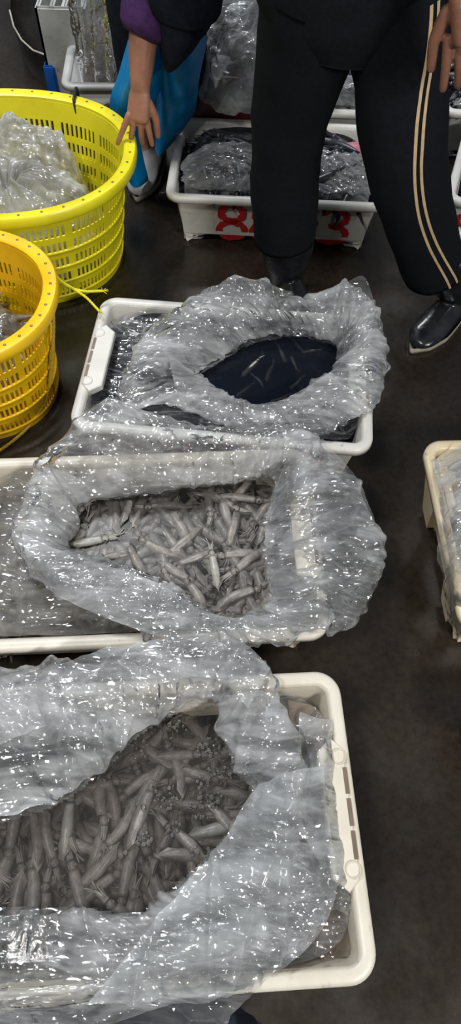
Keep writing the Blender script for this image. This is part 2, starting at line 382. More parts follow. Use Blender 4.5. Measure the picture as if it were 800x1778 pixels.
def make_crate(x, y, yaw, L, Wd, label, mats, group=None, number=None, handles=True, h0=0.0):
    body, rimm = mats
    root = empty('fish_crate', (x, y, h0), yaw)
    tag(root, label, 'crate', group)
    CR.append((x, y, yaw, L, Wd, h0))
    g = rrect(L, Wd, .045)
    sx = lambda p: abs(p[0])/(L/2); sy = lambda p: abs(p[1])/(Wd/2)
    def foot(p):  # 1 in the corners, 0 in the panels
        a = sx(p) if abs(p[3]) > .5 else sy(p)
        return min(1, max(0, (a-.66)/.06)) if abs(p[3]) > .5 or abs(p[2]) > .5 else 1
    def lp(ins, z, panel=0.0, zf=None):
        out = []
        for p in g:
            q = ins+panel*(1-foot(p))
            # shrink corners radially
            xx = p[0]-p[2]*q; yy = p[1]-p[3]*q
            out.append((xx, yy, z if zf is None else zf(p)))
        return out
    zb = lambda p: 0.0 if foot(p) > .5 else .014
    loops = [lp(.075, .02), lp(inset(0)+.02, .012), lp(inset(0)+.003, 0, .010, zb), lp(inset(.004), .006, .010, lambda p: zb(p)+.004),
             lp(inset(.05), .05, .009), lp(inset(.10), .10, .007), lp(inset(.125), .125, .006), lp(inset(.135), .135, 0.0), lp(inset(.16), .160, 0.0), lp(inset(.165), H-.010, 0.0),
             lp(RIM+.001, H-.006), lp(RIM+.006, H-.02), lp(RIM+.012, .10), lp(RIM+.019, .03), lp(RIM+.030, .020), lp(RIM+.06, .0175)]
    V, Fc = loft(loops, True, True)
    o = mk('body', V, Fc, body, root); autosmooth(o, .55)
    # rim: rolled flange
    prof = [(RIM+.001, -.016), (RIM-.001, -.003), (RIM-.006, 0.0), (RIM/2, .0012), (.006, 0.0), (.001, -.003), (0, -.008), (.0, -.018), (.004, -.019), (.005, -.008), (RIM-.006, -.008), (RIM-.004, -.016)]
    V, Fc = loft([lp(a, H+b) for a, b in prof]+[lp(prof[0][0], H+prof[0][1])])
    mk('rim', V, Fc, rimm, root)
    if handles:
        for s in (1, -1):
            xo = L/2
            hw = Wd*.21
            # inward trapezoid plate just below the rim
            pts = [(xo-.012, hw), (xo-RIM-.004, hw+.018), (xo-RIM-.030, hw-.004), (xo-RIM-.030, -hw+.004), (xo-RIM-.004, -hw-.018), (xo-.012, -hw)]
            Vt = []; n = len(pts)
            for z, e in ((H-.012, 0), (H+.002, 0), (H+.0045, .0025)):
                for i, (a, b) in enumerate(pts): Vt.append((s*(a+(e if i in (2, 3) else -e*.2)), b*(1-e*6), z))
            Fc = grid_faces(3, n, False, True)+[tuple(range(n-1, -1, -1)), tuple(2*n+i for i in range(n))]
            hp = mk('handle', Vt, Fc, rimm, root, smooth=False); fixn(hp)
            # round sockets, and slots whose inner shade is painted as brown blocks
            for yy in (hw*.86, -hw*.86):
                prof = [(.0105, 0), (.0115, .003), (.0125, .003), (.0135, 0)]
                Lp = [[(s*(xo-.020)+r*math.cos(t), yy+r*math.sin(t), H+.004+z) for t in np.linspace(0, 2*PI, 24, False)] for r, z in [(.001, -.001), (.008, -.001)]+prof]
                V2, F2 = loft(Lp, True)
                mk('socket', V2, F2, body, hp)
            for k in range(3):
                y0 = (-hw*.72)+k*hw*.49; y1 = y0+hw*.42
                bx = [(s*(xo-.0165), y0), (s*(xo-.0095), y0), (s*(xo-.0095), y1), (s*(xo-.0165), y1)]
                V2 = [(a, b, H+.0052) for a, b in bx]+[(a, b, H+.0035) for a, b in bx]
                sl = mk('slot', V2, [(0, 1, 2, 3), (4, 5, 6, 7), (0, 1, 5, 4), (1, 2, 6, 5), (2, 3, 7, 6), (3, 0, 4, 7)], M['hole_shade'], hp, smooth=False); fixn(sl)
    if number:
        painted(*number[:6], Wd, root, *number[6:])
    return root
cream = (M['cream'], M['cream_rim']); white = (M['white'], M['white_rim']); ochre = (M['ochre'], principled('ochre_rim_plastic', (.76, .66, .47), (.68, .56, .36), 12, .38, bump=.05, stains=((.28, .18, .08), 40, .64, .84))); grey = (M['greyc'], M['white_rim'])
G1 = 'cream and white plastic fish crates on the wet floor'
make_crate(-.147, .129, .076, .74, .478, 'large cream crate nearest the camera, full of squid in foamy water', cream, G1)
make_crate(-.186, .650, .070, .74, .438, 'cream crate second from the front, holding bagged grey squid piled high', cream, G1, number=('880', -.17, .09, .07, .085, .03))
make_crate(-.014, 1.117, -.073, .68, .42, 'white crate third from the front, holding squid in black water', white, G1, number=('8803', -.13, .10, .075, .085, .03))
make_crate(.115, 1.939, -.038, .632, .403, 'white crate behind the black boot, red number painted on its front', white, G1, number=('8803', -.175, .100, .100, .125, .018, .021), handles=False)
make_crate(.285, 2.40, -.03, .64, .42, 'pale crate glimpsed between the trouser legs, behind the red-numbered crate', grey, G1, handles=False)
make_crate(.92, 2.42, .02, .56, .42, 'grey crate of black squid at the top right edge', grey, G1, handles=False)
make_crate(.955, 1.88, -.30, .64, .42, 'white crate peeking past the striped trouser leg at the right edge', white, G1, handles=False, number=('88', -.28, .1, .08, .09, .03))
make_crate(.765, .715, .055, .67, .45, 'yellowed crate at the right edge with a full clear bag', ochre, G1, handles=False)

def crate_local(i, P):
    x, y, yaw, L, Wd, h0 = CR[i]; c, s = math.cos(yaw), math.sin(yaw)
    dx, dy = P[:, 0]-x, P[:, 1]-y
    return c*dx+s*dy, -s*dx+c*dy, L, Wd
def collide(P, which, lift=.003, seed=0):
    for i in which:
        lx, ly, L, Wd = crate_local(i, P)
        r = .045
        def sd(a, b):   # signed distance to rounded rect half sizes a,b
            qx = np.abs(lx)-(a-r); qy = np.abs(ly)-(b-r)
            return np.hypot(np.maximum(qx, 0), np.maximum(qy, 0))+np.minimum(np.maximum(qx, qy), 0)-r
        d = sd(L/2, Wd/2)
        t = np.clip(1-np.maximum(np.abs(d+RIM/2)-RIM/2, 0)/.014, 0, 1)   # 1 over rim
        near = t > 0
        zr = (H+lift)*t - .03*(1-t)*0
        P[:, 2] = np.where(near & (P[:, 2] > .10), np.maximum(P[:, 2], zr*(t > .0)), P[:, 2])
        # below rim level near the wall on outside: push outward
    return P

# ------------------------------------------------------------------ squid
def mantle_geo(Ln=.074, R=.0086, nu=12, nv=16, bend=0.0, seed=0):
    L = []
    for j in range(nv):
        t = j/(nv-1)                      # 0 tail tip, 1 collar
        r = R*math.sin(PI/2*min(t/.58, 1))**.92*(1-.26*max(0, (t-.58)/.42)**1.6)
        r = max(r, .0005)
        x = t*Ln; yb = bend*math.sin(t*PI*.9)*Ln
        L.append([(x, yb+r*math.cos(a), .86*r*math.sin(a)) for a in np.linspace(0, 2*PI, nu, False)])
    x = Ln-.0015; L.append([(x, L[-1][k][1]*.8, L[-1][k][2]*.8) for k in range(nu)])
    return loft(L, True, True)
def make_squid(var, mat, label, rich=True):
    g = np.random.default_rng(100+var)
    root = empty('squid'); tag(root, label, 'squid')
    bend = (-.06, .05, .0, .10, -.1)[var % 5]
    V, Fc = mantle_geo(bend=bend); mk('mantle', V, Fc, mat, root)
    # tail fins: a thin rhomb with thickness
    fx = [(.002, .0), (.015, .0062), (.026, .0045), (.032, .002)]
    Vt = []
    for sgn in (1, -1):
        for x, y in fx:
            for dz in (.0006, -.0006): Vt.append((x, sgn*(y+(.003 if y else 0))+bend*math.sin(x/.074*2.8)*.074, .002+dz-.12*y))
    Fq = []
    for s_ in (0, 8):
        for k in range(3):
            a = s_+2*k; Fq += [(a, a+2, a+3, a+1)]
    # bridge both sides top & bottom
    for k in range(3):
        a, b = 2*k, 8+2*k; Fq += [(a, a+2, b+2, b), (a+1, b+1, b+3, a+3)]
    f_ = mk('fin', Vt, Fq, M['fin'], root); fixn(f_)
    hd = mk('head', *sphere((.0785, 0, 0), .0058, 12, 9, (1.35, 1, .9)), mat, root)
    for sgn in (1, -1):
        e = mk('eye', *sphere((.0790, sgn*.0048, .0020), .0021, 10, 7), M['eyering'], hd)
        mk('pupil', *sphere((.0790, sgn*.0058, .0028), .0015, 8, 6), M['eye'], hd)
    parts = []
    for k in range(8):
        a = 2*PI*k/8; sp_ = g.uniform(-.4, .1); ln = g.uniform(.014, .020)
        cv = g.normal(0, .35)
        P = []
        for t in np.linspace(0, 1, 7):
            P.append((.086+ln*t*(1-.15*t*sp_), .0030*math.cos(a)*(1+1.6*t*sp_)+cv*.008*t*t+(.25+.1*var)*(var % 2)*.015*t*t, .003*math.sin(a)*(1+.6*t)-.002*t))
        parts.append(tube(P, np.linspace(.0024, .0008, 7), 5))
    for k in range(2):
        cv = g.normal(0, .6)
        P = [(.086+.030*t, (k-.5)*.003+cv*.012*t*t, -.001) for t in np.linspace(0, 1, 8)]
        parts.append(tube(P, np.r_[np.linspace(.0012, .0007, 6), .0014, .0008], 5))
    V, Fc = join(parts); mk('tentacles', V, Fc, mat, root)
    return root
def kids(o): return [c for c in bpy.data.objects if c.parent == o]
KID = {}
def proto_tree(r):
    KID[r.name] = [(c, kids(c)) for c in kids(r)]
def copy_squid(r):
    c = r.copy(); C.objects.link(c)
    for ch, sub in KID[r.name]:
        d = ch.copy(); C.objects.link(d); d.parent = c
        for s in sub:
            e = s.copy(); C.objects.link(e); e.parent = d
    return c
def pack(x0, x1, y0, y1, base, n, seed, inside, ln=.10, R=.0086, K=7, scale=(1.15, 1.5), field=0, res=.004, dome=None):
    g = np.random.default_rng(seed)
    nx_, ny_ = int((x1-x0)/res)+1, int((y1-y0)/res)+1
    Hm = np.full((nx_, ny_), base, float)
    if dome is not None:
        X, Y = np.meshgrid(x0+np.arange(nx_)*res, y0+np.arange(ny_)*res, indexing='ij'); Hm += dome(X, Y)
    s = np.linspace(-.5, .5, 11); off = np.array([-.7, 0, .7])
    rs = R*np.clip(np.minimum((s+.5)*4.5, 1.0), .15, 1)
    out = []
    for q in range(n):
        best = None
        for k in range(K):
            for _ in range(600):
                x = g.uniform(x0, x1); y = g.uniform(y0, y1)
                if inside(x, y): break
            yaw = g.uniform(0, 2*PI) if g.random() > field else math.sin(x*9+seed)*1.5+math.cos(y*11)*1.2+g.normal(0, .35)+PI*(g.random() < .4)
            sc = g.uniform(*scale); l = ln*sc
            px = x+np.cos(yaw)*s*l; py = y+np.sin(yaw)*s*l
            i = (px[:, None]-np.sin(yaw)*off*R-x0)/res; j = (py[:, None]+np.cos(yaw)*off*R-y0)/res
            ii = np.clip(i.astype(int), 0, nx_-1); jj = np.clip(j.astype(int), 0, ny_-1)
            h = Hm[ii, jj].max(1)
            A = np.vstack([s, np.ones(11)]).T; sl, ic = np.linalg.lstsq(A, h, rcond=None)[0]
            sl = np.clip(sl, -.45*l, .45*l)
            up = np.max(h-(sl*s+ic)); ic2 = ic+up*.5+R*sc*.6
            sc_ = ic2+abs(sl)*.2
            if best is None or sc_ < best[0]: best = (sc_, x, y, yaw, sc, sl, ic2, l, ii, jj, px, py)
        _, x, y, yaw, sc, sl, ic2, l, ii, jj, px, py = best
        zz = (sl*s+ic2)+rs*.8
        for a in range(11):
            for b in range(3):
                if Hm[ii[a, b], jj[a, b]] < zz[a]: Hm[ii[a, b], jj[a, b]] = zz[a]
        out.append((x, y, ic2, yaw, math.atan2(sl, l), sc))
    return out
def pose(p, ln=.10):
    x, y, z, yaw, tilt, sc = p
    Mx = Matrix.Translation((x, y, z)) @ Matrix.Rotation(yaw, 4, 'Z') @ Matrix.Rotation(-tilt, 4, 'Y') @ Matrix.Diagonal((sc, sc, sc, 1)) @ Matrix.Translation((-ln/2, 0, 0))
    return Mx
LOW = None
def merged(name, poses, mat, label, cat, group=None, kind='stuff', ln=.10, R=.0086, long=1.0):
    V0, F0 = mantle_geo(.078*ln/.10, R, 8, 9, 0)
    hv, hf = sphere((.083*ln/.1, 0, 0), R*.75, 7, 5, (1.3, 1, .9))
    tv = []
    tv2, tf2 = tube([(.086*ln/.1+t*.028*ln/.1, .2*R*math.sin(5*t), 0) for t in np.linspace(0, 1, 4)], np.linspace(R*.55, R*.12, 4), 6)
    V0, F0 = join([(V0, F0), (hv, hf), (tv2, tf2)])
    V0 = np.array(V0); parts = []
    for p in poses:
        Mx = np.array(pose(p, ln)); parts.append(((V0@Mx[:3, :3].T)+Mx[:3, 3], F0))
    V, Fc = join(parts); o = mk(name, V, Fc, mat); tag(o, label, cat, group, kind)
    return o

# ------------------------------------------------------------------ plastic collars
def collar_pts(st, n_u, n_v, seed, amp=.010, pleat=.006, dens=1.0, drop=.03):
    """st: stations (in px,py,z | out px,py,z | ridge lift).  Closed puffed tube around the bag mouth."""
    B = np.array([at(s[0], s[1], s[2]) for s in st]); D = np.array([at(s[3], s[4], s[5]) for s in st]); h = np.array([s[6] for s in st])
    B = catmull(B, n_u, True); D = catmull(D, n_u, True); h = catmull(h[:, None], n_u, True)[:, 0]
    prof = [(0, 0, 0), (.10, .45, 0), (.30, .85, 0), (.58, 1.0, 0), (.84, .70, 0), (1.0, 0, 0), (.93, -.22, 0), (.70, .25, 0), (.45, .35, 0), (.20, .0, 0)]
    g = np.random.default_rng(seed)
    def jag(k, lo, hi):
        n = g.integers(lo, hi); xs = np.sort(g.uniform(0, 1, n)); ys = g.normal(0, 1, n).clip(-1.3, 1.3); q = np.interp(np.linspace(0, 1, n_u, False), xs, ys, period=1)*k; return (np.roll(q, 1)+2*q+np.roll(q, -1)+np.roll(q, 2)+np.roll(q, -2))/6
    rad = (D-B); rad[:, 2] = 0; rad /= np.linalg.norm(rad, axis=1)[:, None]+1e-9
    D = D+rad*(jag(.008, 24, 32)+jag(.0025, 60, 70))[:, None]; D[:, 2] += jag(.006, 20, 30)
    B = B+rad*(jag(.004, 22, 30)+jag(.002, 60, 90))[:, None]; B[:, 2] += jag(.004, 20, 30)
    h = h*(1+jag(.25, 26, 34))
    out = []
    for k in range(n_u):
        pr = np.array([B[k]*(1-a)+D[k]*a+np.array([0, 0, h[k]*b]) for a, b, _ in prof])
        out.append(catmull(pr, n_v, True))
    P = np.array(out)
    U = np.linspace(0, 1, n_u, False)[:, None]*np.ones((1, n_v)); Vv = np.linspace(0, 1, n_v, False)[None, :]*np.ones((n_u, 1))
    dU = np.roll(P, -1, 0)-np.roll(P, 1, 0); dV = np.roll(P, -1, 1)-np.roll(P, 1, 1)
    Nn = np.cross(dU, dV); Nn /= np.linalg.norm(Nn, axis=2)[:, :, None]+1e-9
    for _ in range(6): Nn = (Nn+np.roll(Nn, 1, 0)+np.roll(Nn, -1, 0)+np.roll(Nn, 1, 1)+np.roll(Nn, -1, 1)); Nn /= np.linalg.norm(Nn, axis=2)[:, :, None]+1e-9
    d = Fold(seed, 3.0*dens, 4, .45)(P.reshape(-1, 3)).reshape(n_u, n_v)*amp*1.1
    # long folds: creases that run around and across the collar at a slant
    pl = np.zeros((n_u, n_v))
    for k in range(14):
        fu = g.integers(3, 30)*(1 if g.random() < .5 else -1); fv = g.integers(0, 3)
        tt = U*fu+Vv*fv+g.uniform(0, 1)+.25*np.sin(U*2*PI*g.integers(2, 5)+g.uniform(0, 6))
        env = np.clip(.4+np.sin(U*2*PI*g.integers(1, 4)+g.uniform(0, 6)+Vv*2*PI*g.integers(0, 2)), 0, 1.2)
        w_ = np.abs(tt % 1-.5)*2
        pl += env*(np.clip(1-w_/.24, 0, 1)-.12)*(6/abs(fu))**.35
    d += pl*pleat/1.3
    P = P+Nn*d[:, :, None]
    return P
def add_collar(st, n_u, n_v, seed, crates, floorz=None, **kw):
    P = collar_pts(st, n_u, n_v, seed, **kw)
    sh = P.shape; Q = P.reshape(-1, 3)
    Q = collide(Q, crates)
    Q[:, 2] = np.maximum(Q[:, 2], .012)
    return Q, grid_faces(n_u, n_v, True, True)
def liner(i, z_in, poly, seed, amp=.010, over=.0, n=120, hole=True, rise=.03, f0=7, base=None):
    """a creased sheet lying in crate i from wall to wall, climbing the walls, with the mouth polygon left open"""
    x, y, yaw, L, Wd, h0 = CR[i]
    nx_ = n; ny_ = int(n*Wd/L)
    a = L/2-RIM-.004; b = Wd/2-RIM-.004
    U, Vv = np.meshgrid(np.linspace(-1, 1, nx_), np.linspace(-1, 1, ny_), indexing='ij')
    # soften corners
    rr = .10
    k = 1-.10*(np.abs(U)**6)*(np.abs(Vv)**6)
    lx = U*a*k; ly = Vv*b*k
    e = np.minimum(a-np.abs(lx), b-np.abs(ly))
    edge = np.clip(1-e/.035, 0, 1)
    c, s = math.cos(yaw), math.sin(yaw)
    P = np.stack([x+c*lx-s*ly, y+s*lx+c*ly, np.full_like(lx, z_in)], 2).reshape(-1, 3)
    fo = Fold(seed, f0, 4, .6)
    P[:, 2] += fo(P)*amp + (edge.reshape(-1)**1.6)*(H-.004-z_in)*.92
    if base is not None: P[:, 2] += base(P)
    keep = np.ones(len(P), bool)
    Fc = grid_faces(nx_, ny_)
    if hole:
        ins = inpoly(P[:, 0], P[:, 1], poly)
        Fc = [f for f in Fc if not all(ins[list(f)])]
    return P, Fc
def world_poly(st, grow=0.0):
    B = np.array([at(s[0], s[1], s[2]) for s in st])[:, :2]
    c = B.mean(0); d = B-c
    return catmull(c+d*(1+grow/np.linalg.norm(d, axis=1))[:, None], 90, True)

# --- crate 1 (nearest)
ST1 = [(-150, 1500, .155, -260, 1480, .165, .02), (-40, 1440, .165, -120, 1210, .185, .03), (90, 1395, .17, 40, 1168, .20, .030), (175, 1335, .17, 130, 1150, .21, .035), (235, 1275, .17, 215, 1138, .215, .035),
       (320, 1228, .165, 300, 1108, .22, .035), (378, 1216, .165, 400, 1112, .22, .030), (386, 1262, .165, 470, 1165, .215, .035), (412, 1335, .165, 520, 1280, .205, .040),
       (440, 1378, .16, 545, 1400, .20, .040), (405, 1440, .16, 556, 1500, .19, .045), (350, 1500, .16, 572, 1592, .17, .045), (290, 1555, .16, 520, 1640, .17, .04), (240, 1588, .155, 420, 1700, .185, .03),
       (150, 1582, .155, 200, 1770, .165, .02), (60, 1578, .155, 20, 1800, .14, .015), (-60, 1575, .155, -140, 1790, .16, .02)]
ST2 = [(118, 955, .150, 22, 930, .20, .04), (128, 905, .155, 50, 850, .215, .05), (142, 870, .16, 88, 780, .23, .05), (240, 852, .165, 190, 700, .27, .03), (340, 838, .165, 330, 735, .225, .03), (440, 826, .165, 440, 748, .225, .025),
       (476, 842, .165, 530, 748, .24, .03), (466, 885, .16, 600, 800, .22, .035), (452, 935, .155, 645, 880, .19, .045), (458, 985, .15, 662, 965, .165, .05),
       (470, 1030, .15, 640, 1040, .15, .05), (440, 1060, .15, 570, 1098, .165, .035), (390, 1070, .155, 440, 1112, .185, .02), (350, 1052, .16, 360, 1117, .19, .02), (300, 1015, .165, 255, 1108, .185, .03),
       (225, 983, .16, 160, 1062, .185, .035), (160, 966, .155, 80, 1020, .185, .04)]
ST3 = [(343, 652, .15, 204, 700, .20, .03), (372, 630, .155, 215, 640, .225, .045), (405, 607, .155, 262, 575, .235, .05), (450, 588, .155, 330, 525, .24, .05), (510, 580, .155, 405, 482, .27, .035), (550, 586, .155, 500, 512, .235, .03),
       (588, 600, .155, 600, 490, .26, .03), (590, 620, .15, 648, 520, .23, .03), (584, 640, .15, 663, 600, .20, .035), (570, 652, .15, 664, 680, .185, .04), (525, 682, .15, 625, 728, .19, .03),
       (475, 700, .15, 550, 750, .20, .03), (430, 702, .15, 450, 742, .20, .025), (388, 683, .155, 370, 735, .20, .03), (358, 662, .155, 290, 700, .205, .04)]
P1, P2, P3 = world_poly(ST1), world_poly(ST2), world_poly(ST3)

# squid piles -----------------------------------------------------
protos = [make_squid(v, M['squid'], 'grey squid') for v in range(5)]
for r in protos: proto_tree(r)
pale = make_squid(2, M['squidw'], 'pale squid'); proto_tree(pale)
used = set()
def place_squids(ps, label, group, specials=()):
    g = random.Random(len(ps)); k = 0
    for n_, p in enumerate(ps):
        r = protos[g.randrange(5)]
        if r.name in used: o = copy_squid(r)
        else: used.add(r.name); o = r
        o.matrix_world = pose(p) @ Matrix.Rotation(g.uniform(-.8, .8), 4, 'X')
        tag(o, label, 'squid', group)
def crate_inside(i, mg):
    x, y, yaw, L, Wd, _ = CR[i]; c, s = math.cos(yaw), math.sin(yaw)
    def f(px, py):
        dx, dy = px-x, py-y; a = c*dx+s*dy; b = -s*dx+c*dy
        return abs(a) < L/2-mg and abs(b) < Wd/2-mg
    return f
def two_pile(i, poly, n_under, n_top, base, seed, lab, grp, gname, R=.0086, dens=.4):
    x, y, yaw, L, Wd, _ = CR[i]
    ins = crate_inside(i, .085)
    pc = poly.mean(0); big = pc+(poly-pc)*1.10
    def top(px, py): return bool(inpoly(np.array([px]), np.array([py]), big)[0]) and ins(px, py)
    allp = pack(x-L/2, x+L/2, y-Wd/2, y+Wd/2, base, n_under, seed, ins, field=dens)
    zc = np.percentile([p[2] for p in allp], 60)
    tp = pack(x-L/2, x+L/2, y-Wd/2, y+Wd/2, zc, n_top, seed+1, top, field=dens, K=9)
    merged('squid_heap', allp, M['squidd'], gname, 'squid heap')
    place_squids(tp, lab, grp)
    return tp
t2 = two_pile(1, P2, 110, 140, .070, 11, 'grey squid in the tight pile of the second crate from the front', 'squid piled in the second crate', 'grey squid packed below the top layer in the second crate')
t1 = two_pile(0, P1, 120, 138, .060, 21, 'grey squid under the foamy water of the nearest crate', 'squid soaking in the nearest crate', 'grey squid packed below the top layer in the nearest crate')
# pale ones that stand out
def pale_at(px, py, z, ang_px, label, sc=1.0, first=[True]):
    a = at(px, py, z); b = at(px+40*math.cos(ang_px), py-40*math.sin(ang_px), z)
    yaw = math.atan2(b[1]-a[1], b[0]-a[0])
    o = pale if first[0] else copy_squid(pale); first[0] = False
    o.matrix_world = pose((a[0], a[1], z, yaw, 0, sc)); tag(o, label, 'squid'); return o
z2 = max(p[2] for p in t2)+.004
z1 = max(p[2] for p in t1)+.001
pale_at(155, 940, z2, .18, 'palest squid at the left edge of the second crate pile, lying flat', 1.15)
pale_at(372, 985, z2-.003, 1.75, 'pale squid with its point towards the camera in the second crate', 1.1)
pale_at(385, 1437, z1, .25, 'pale squid at the right end of the nearest crate opening, beside the foam', 1.3)
pale_at(118, 1425, z1, 1.45, 'slim pale squid pointing up at the left of the nearest crate', 1.25)

def box_water(i, z0, z1_, mat, name, label, mg=.075):
    x, y, yaw, L, Wd, _ = CR[i]
    g = rrect(L-2*mg+.04, Wd-2*mg+.04, .05)
    n = len(g); V = [(p[0]*.97, p[1]*.97, z0) for p in g]+[(p[0], p[1], z1_) for p in g]
    Fc = grid_faces(2, n, False, True)+[tuple(range(n-1, -1, -1)), tuple(range(n, 2*n))]
    o = mk(name, V, Fc, mat, smooth=False); fixn(o); o.location = (x, y, 0); o.rotation_euler = (0, 0, yaw); tag(o, label, 'water', None, 'stuff')
    return o
wz1 = z1+.010
box_water(0, .03, wz1, M['brine'], 'brine', 'murky brine covering the squid in the nearest crate')
box_water(1, .03, z2-.004, M['brinel'], 'brine', 'thin brine between the squid of the second crate')
WZ3 = .140
box_water(2, .03, WZ3, M['brined'], 'brine', 'black squid water in the third crate')
# squid in the black water
for k, (px, py, a, sc, zz) in enumerate([(437, 634, .75, .85, .002), (490, 612, 2.0, .6, .001), (510, 627, -1.2, .5, .003), (540, 608, .1, .5, .004), (447, 658, 2.3, .5, .002), (515, 660, .7, .55, -.001), (470, 640, 1.2, .7, -.004), (425, 672, .6, .6, -.004), (520, 595, 2.4, .55, -.003), (488, 685, .3, .6, -.004)]):
    a_ = at(px, py, WZ3); b_ = at(px+30*math.cos(a), py-30*math.sin(a), WZ3)
    o = copy_squid(pale if k < 4 else protos[k % 5])
    o.matrix_world = pose((a_[0], a_[1], WZ3-.0075+zz, math.atan2(b_[1]-a_[1], b_[0]-a_[0]), .06, sc))
    lab = ['largest pale squid floating in the black water', 'slim pale squid near the back of the black water', 'pinkish white squid tip surfacing in the black water', 'small pale squid at the back right of the black water'][k] if k < 4 else 'faint grey squid sunk in the black water of the third crate'
    tag(o, lab, 'squid', 'squid in the black water')
    if k >= 4: pass
# foam
g = np.random.default_rng(5); parts = []
clus = [(352, 1400, 26, 40), (385, 1335, 24, 26), (362, 1300, 22, 26), (250, 1455, 16, 18), (290, 1385, 26, 22), (240, 1300, 20, 14), (345, 1480, 20, 12), (300, 1440, 16, 12), (182, 1355, 14, 6), (375, 1385, 10, 8), (300, 1260, 26, 16), (355, 1360, 16, 12), (440, 1310, 8, 2), (95, 1474, 4, 1), (218, 1478, 3, 1), (248, 1405, 6, 4)]
for cx, cy, rad, n in clus:
    for k in range(int(n*1.3)):
        r_ = rad*math.sqrt(g.random()); a = g.uniform(0, 6.28)
        p = at(cx+r_*math.cos(a), cy+r_*math.sin(a)*.9, wz1)
        s_ = g.uniform(.0012, .0042)*(1 if g.random() < .8 else 1.3)
        parts.append(sphere((p[0], p[1], wz1+s_*.2), s_, 8, 6))
V, Fc = join(parts); tag(mk('foam_bubbles', V, Fc, M['bubble']), 'white foam bubbles on the brine of the nearest crate', 'foam', None, 'stuff')

# bags over the three front crates ---------------------------------
def bag(name, sheets, label, cat='plastic bag', group='clear plastic bags lining the crates'):
    """sheets: list of (partname, V, F, mat)"""
    n0, V, Fc, mat = sheets[0]
    root = empty(name, tuple(V.mean(0)*[1, 1, 0]))
    tag(root, label, cat, group)
    off = np.array(root.location)
    for nm, V, Fc, mat in sheets: mk(nm, V-off, Fc, mat, root)
    return root
def patch(pts, n_u, n_v, seed, amp, f0, crates, minz=.012):
    """pts: rows of (px,py,z) control points -> creased open sheet"""
    A = np.array([[at(*p) for p in row] for row in pts])
    rows = np.array([catmull(r, n_v) for r in A]); P = np.array([catmull(rows[:, j], n_u) for j in range(n_v)]).transpose(1, 0, 2)
    dU = np.gradient(P, axis=0); dV = np.gradient(P, axis=1); Nn = np.cross(dU, dV); Nn /= np.linalg.norm(Nn, axis=2)[:, :, None]+1e-9
    d = Fold(seed, f0, 4, .6)(P.reshape(-1, 3)).reshape(n_u, n_v)*amp
    g = np.random.default_rng(seed)
    for k in range(7):
        e = g.normal(size=2); e /= np.linalg.norm(e); q = (P[:, :, 0]*e[0]+P[:, :, 1]*e[1])*g.uniform(3, 9)+g.uniform(0, 1)+.12*np.sin(P[:, :, 0]*9+k)
        d = d+np.clip(1-np.abs(q % 1-.5)*2/.16, 0, 1)*amp*g.uniform(-.5, .9)
    P = (P+Nn*d[:, :, None]).reshape(-1, 3)
    P = collide(P, crates); P[:, 2] = np.maximum(P[:, 2], minz)
    return P, grid_faces(n_u, n_v)
c1, f1 = add_collar(ST1, 460, 72, 1, [0, 1], amp=.014, pleat=.009)
l1, lf1 = liner(0, .158, P1, 5, .007, n=150)
pa, pfa = patch([[(520, 1235, .17), (560, 1250, .20), (574, 1245, .185)], [(525, 1330, .16), (548, 1340, .21), (578, 1345, .185)], [(530, 1430, .16), (560, 1440, .20), (592, 1440, .185)], [(540, 1520, .16), (575, 1530, .19), (608, 1560, .175)], [(545, 1590, .16), (580, 1580, .18), (606, 1590, .16)]], 90, 40, 8, .007, 12, [0])
pb, pfb = patch([[(447, 1372, .20), (505, 1340, .235), (560, 1330, .205)], [(395, 1455, .20), (480, 1440, .24), (572, 1440, .20)], [(335, 1525, .20), (450, 1530, .235), (585, 1530, .20)], [(262, 1610, .20), (400, 1620, .225), (560, 1610, .195)], [(188, 1700, .20), (340, 1690, .21), (520, 1655, .192)], [(150, 1745, .19), (320, 1735, .195), (440, 1722, .19)]], 150, 110, 28, .010, 7, [0])
pc_, pfc = patch([[(-80, 1210, .21), (0, 1175, .215), (110, 1150, .225), (230, 1118, .24), (340, 1100, .25), (412, 1112, .25), (470, 1160, .235)], [(-80, 1260, .22), (20, 1225, .225), (120, 1195, .235), (240, 1160, .25), (345, 1135, .26), (415, 1150, .26), (455, 1185, .245)], [(-80, 1330, .21), (30, 1280, .22), (130, 1240, .23), (235, 1200, .24), (340, 1175, .25), (395, 1190, .25), (430, 1230, .24)]], 60, 200, 29, .009, 8, [0, 1])
bag('plastic_bag', [('collar', c1, f1, M['film']), ('liner', l1, lf1, M['film_thin']), ('loose_flap', pa, pfa, M['film']), ('loose_flap', pb, pfb, M['film_dense']), ('loose_flap', pc_, pfc, M['film_fold'])], 'crumpled clear bag mouth spread over the nearest crate')
c2, f2 = add_collar(ST2, 460, 72, 2, [1, 2], amp=.014, pleat=.009)
l2, lf2 = liner(1, .150, P2, 6, .010, n=150)
pd, pfd = patch([[(38, 925, .225), (110, 960, .22), (200, 985, .215), (285, 1018, .21), (355, 1060, .205), (440, 1072, .20), (560, 1040, .20)], [(45, 965, .23), (105, 1000, .235), (190, 1028, .23), (275, 1055, .22), (350, 1088, .212), (440, 1095, .21), (580, 1070, .20)], [(62, 1005, .20), (112, 1040, .205), (180, 1070, .205), (260, 1100, .205), (340, 1116, .20), (430, 1115, .20), (560, 1098, .19)]], 50, 200, 30, .008, 8, [1])
pe, pfe = patch([[(470, 850, .17), (520, 770, .235), (560, 762, .235)], [(462, 910, .17), (535, 850, .24), (622, 835, .21)], [(462, 965, .165), (545, 940, .235), (652, 925, .18)], [(468, 1010, .165), (545, 1020, .225), (655, 1000, .165)], [(480, 1060, .18), (550, 1072, .21), (618, 1070, .165)]], 120, 70, 31, .009, 9, [1])
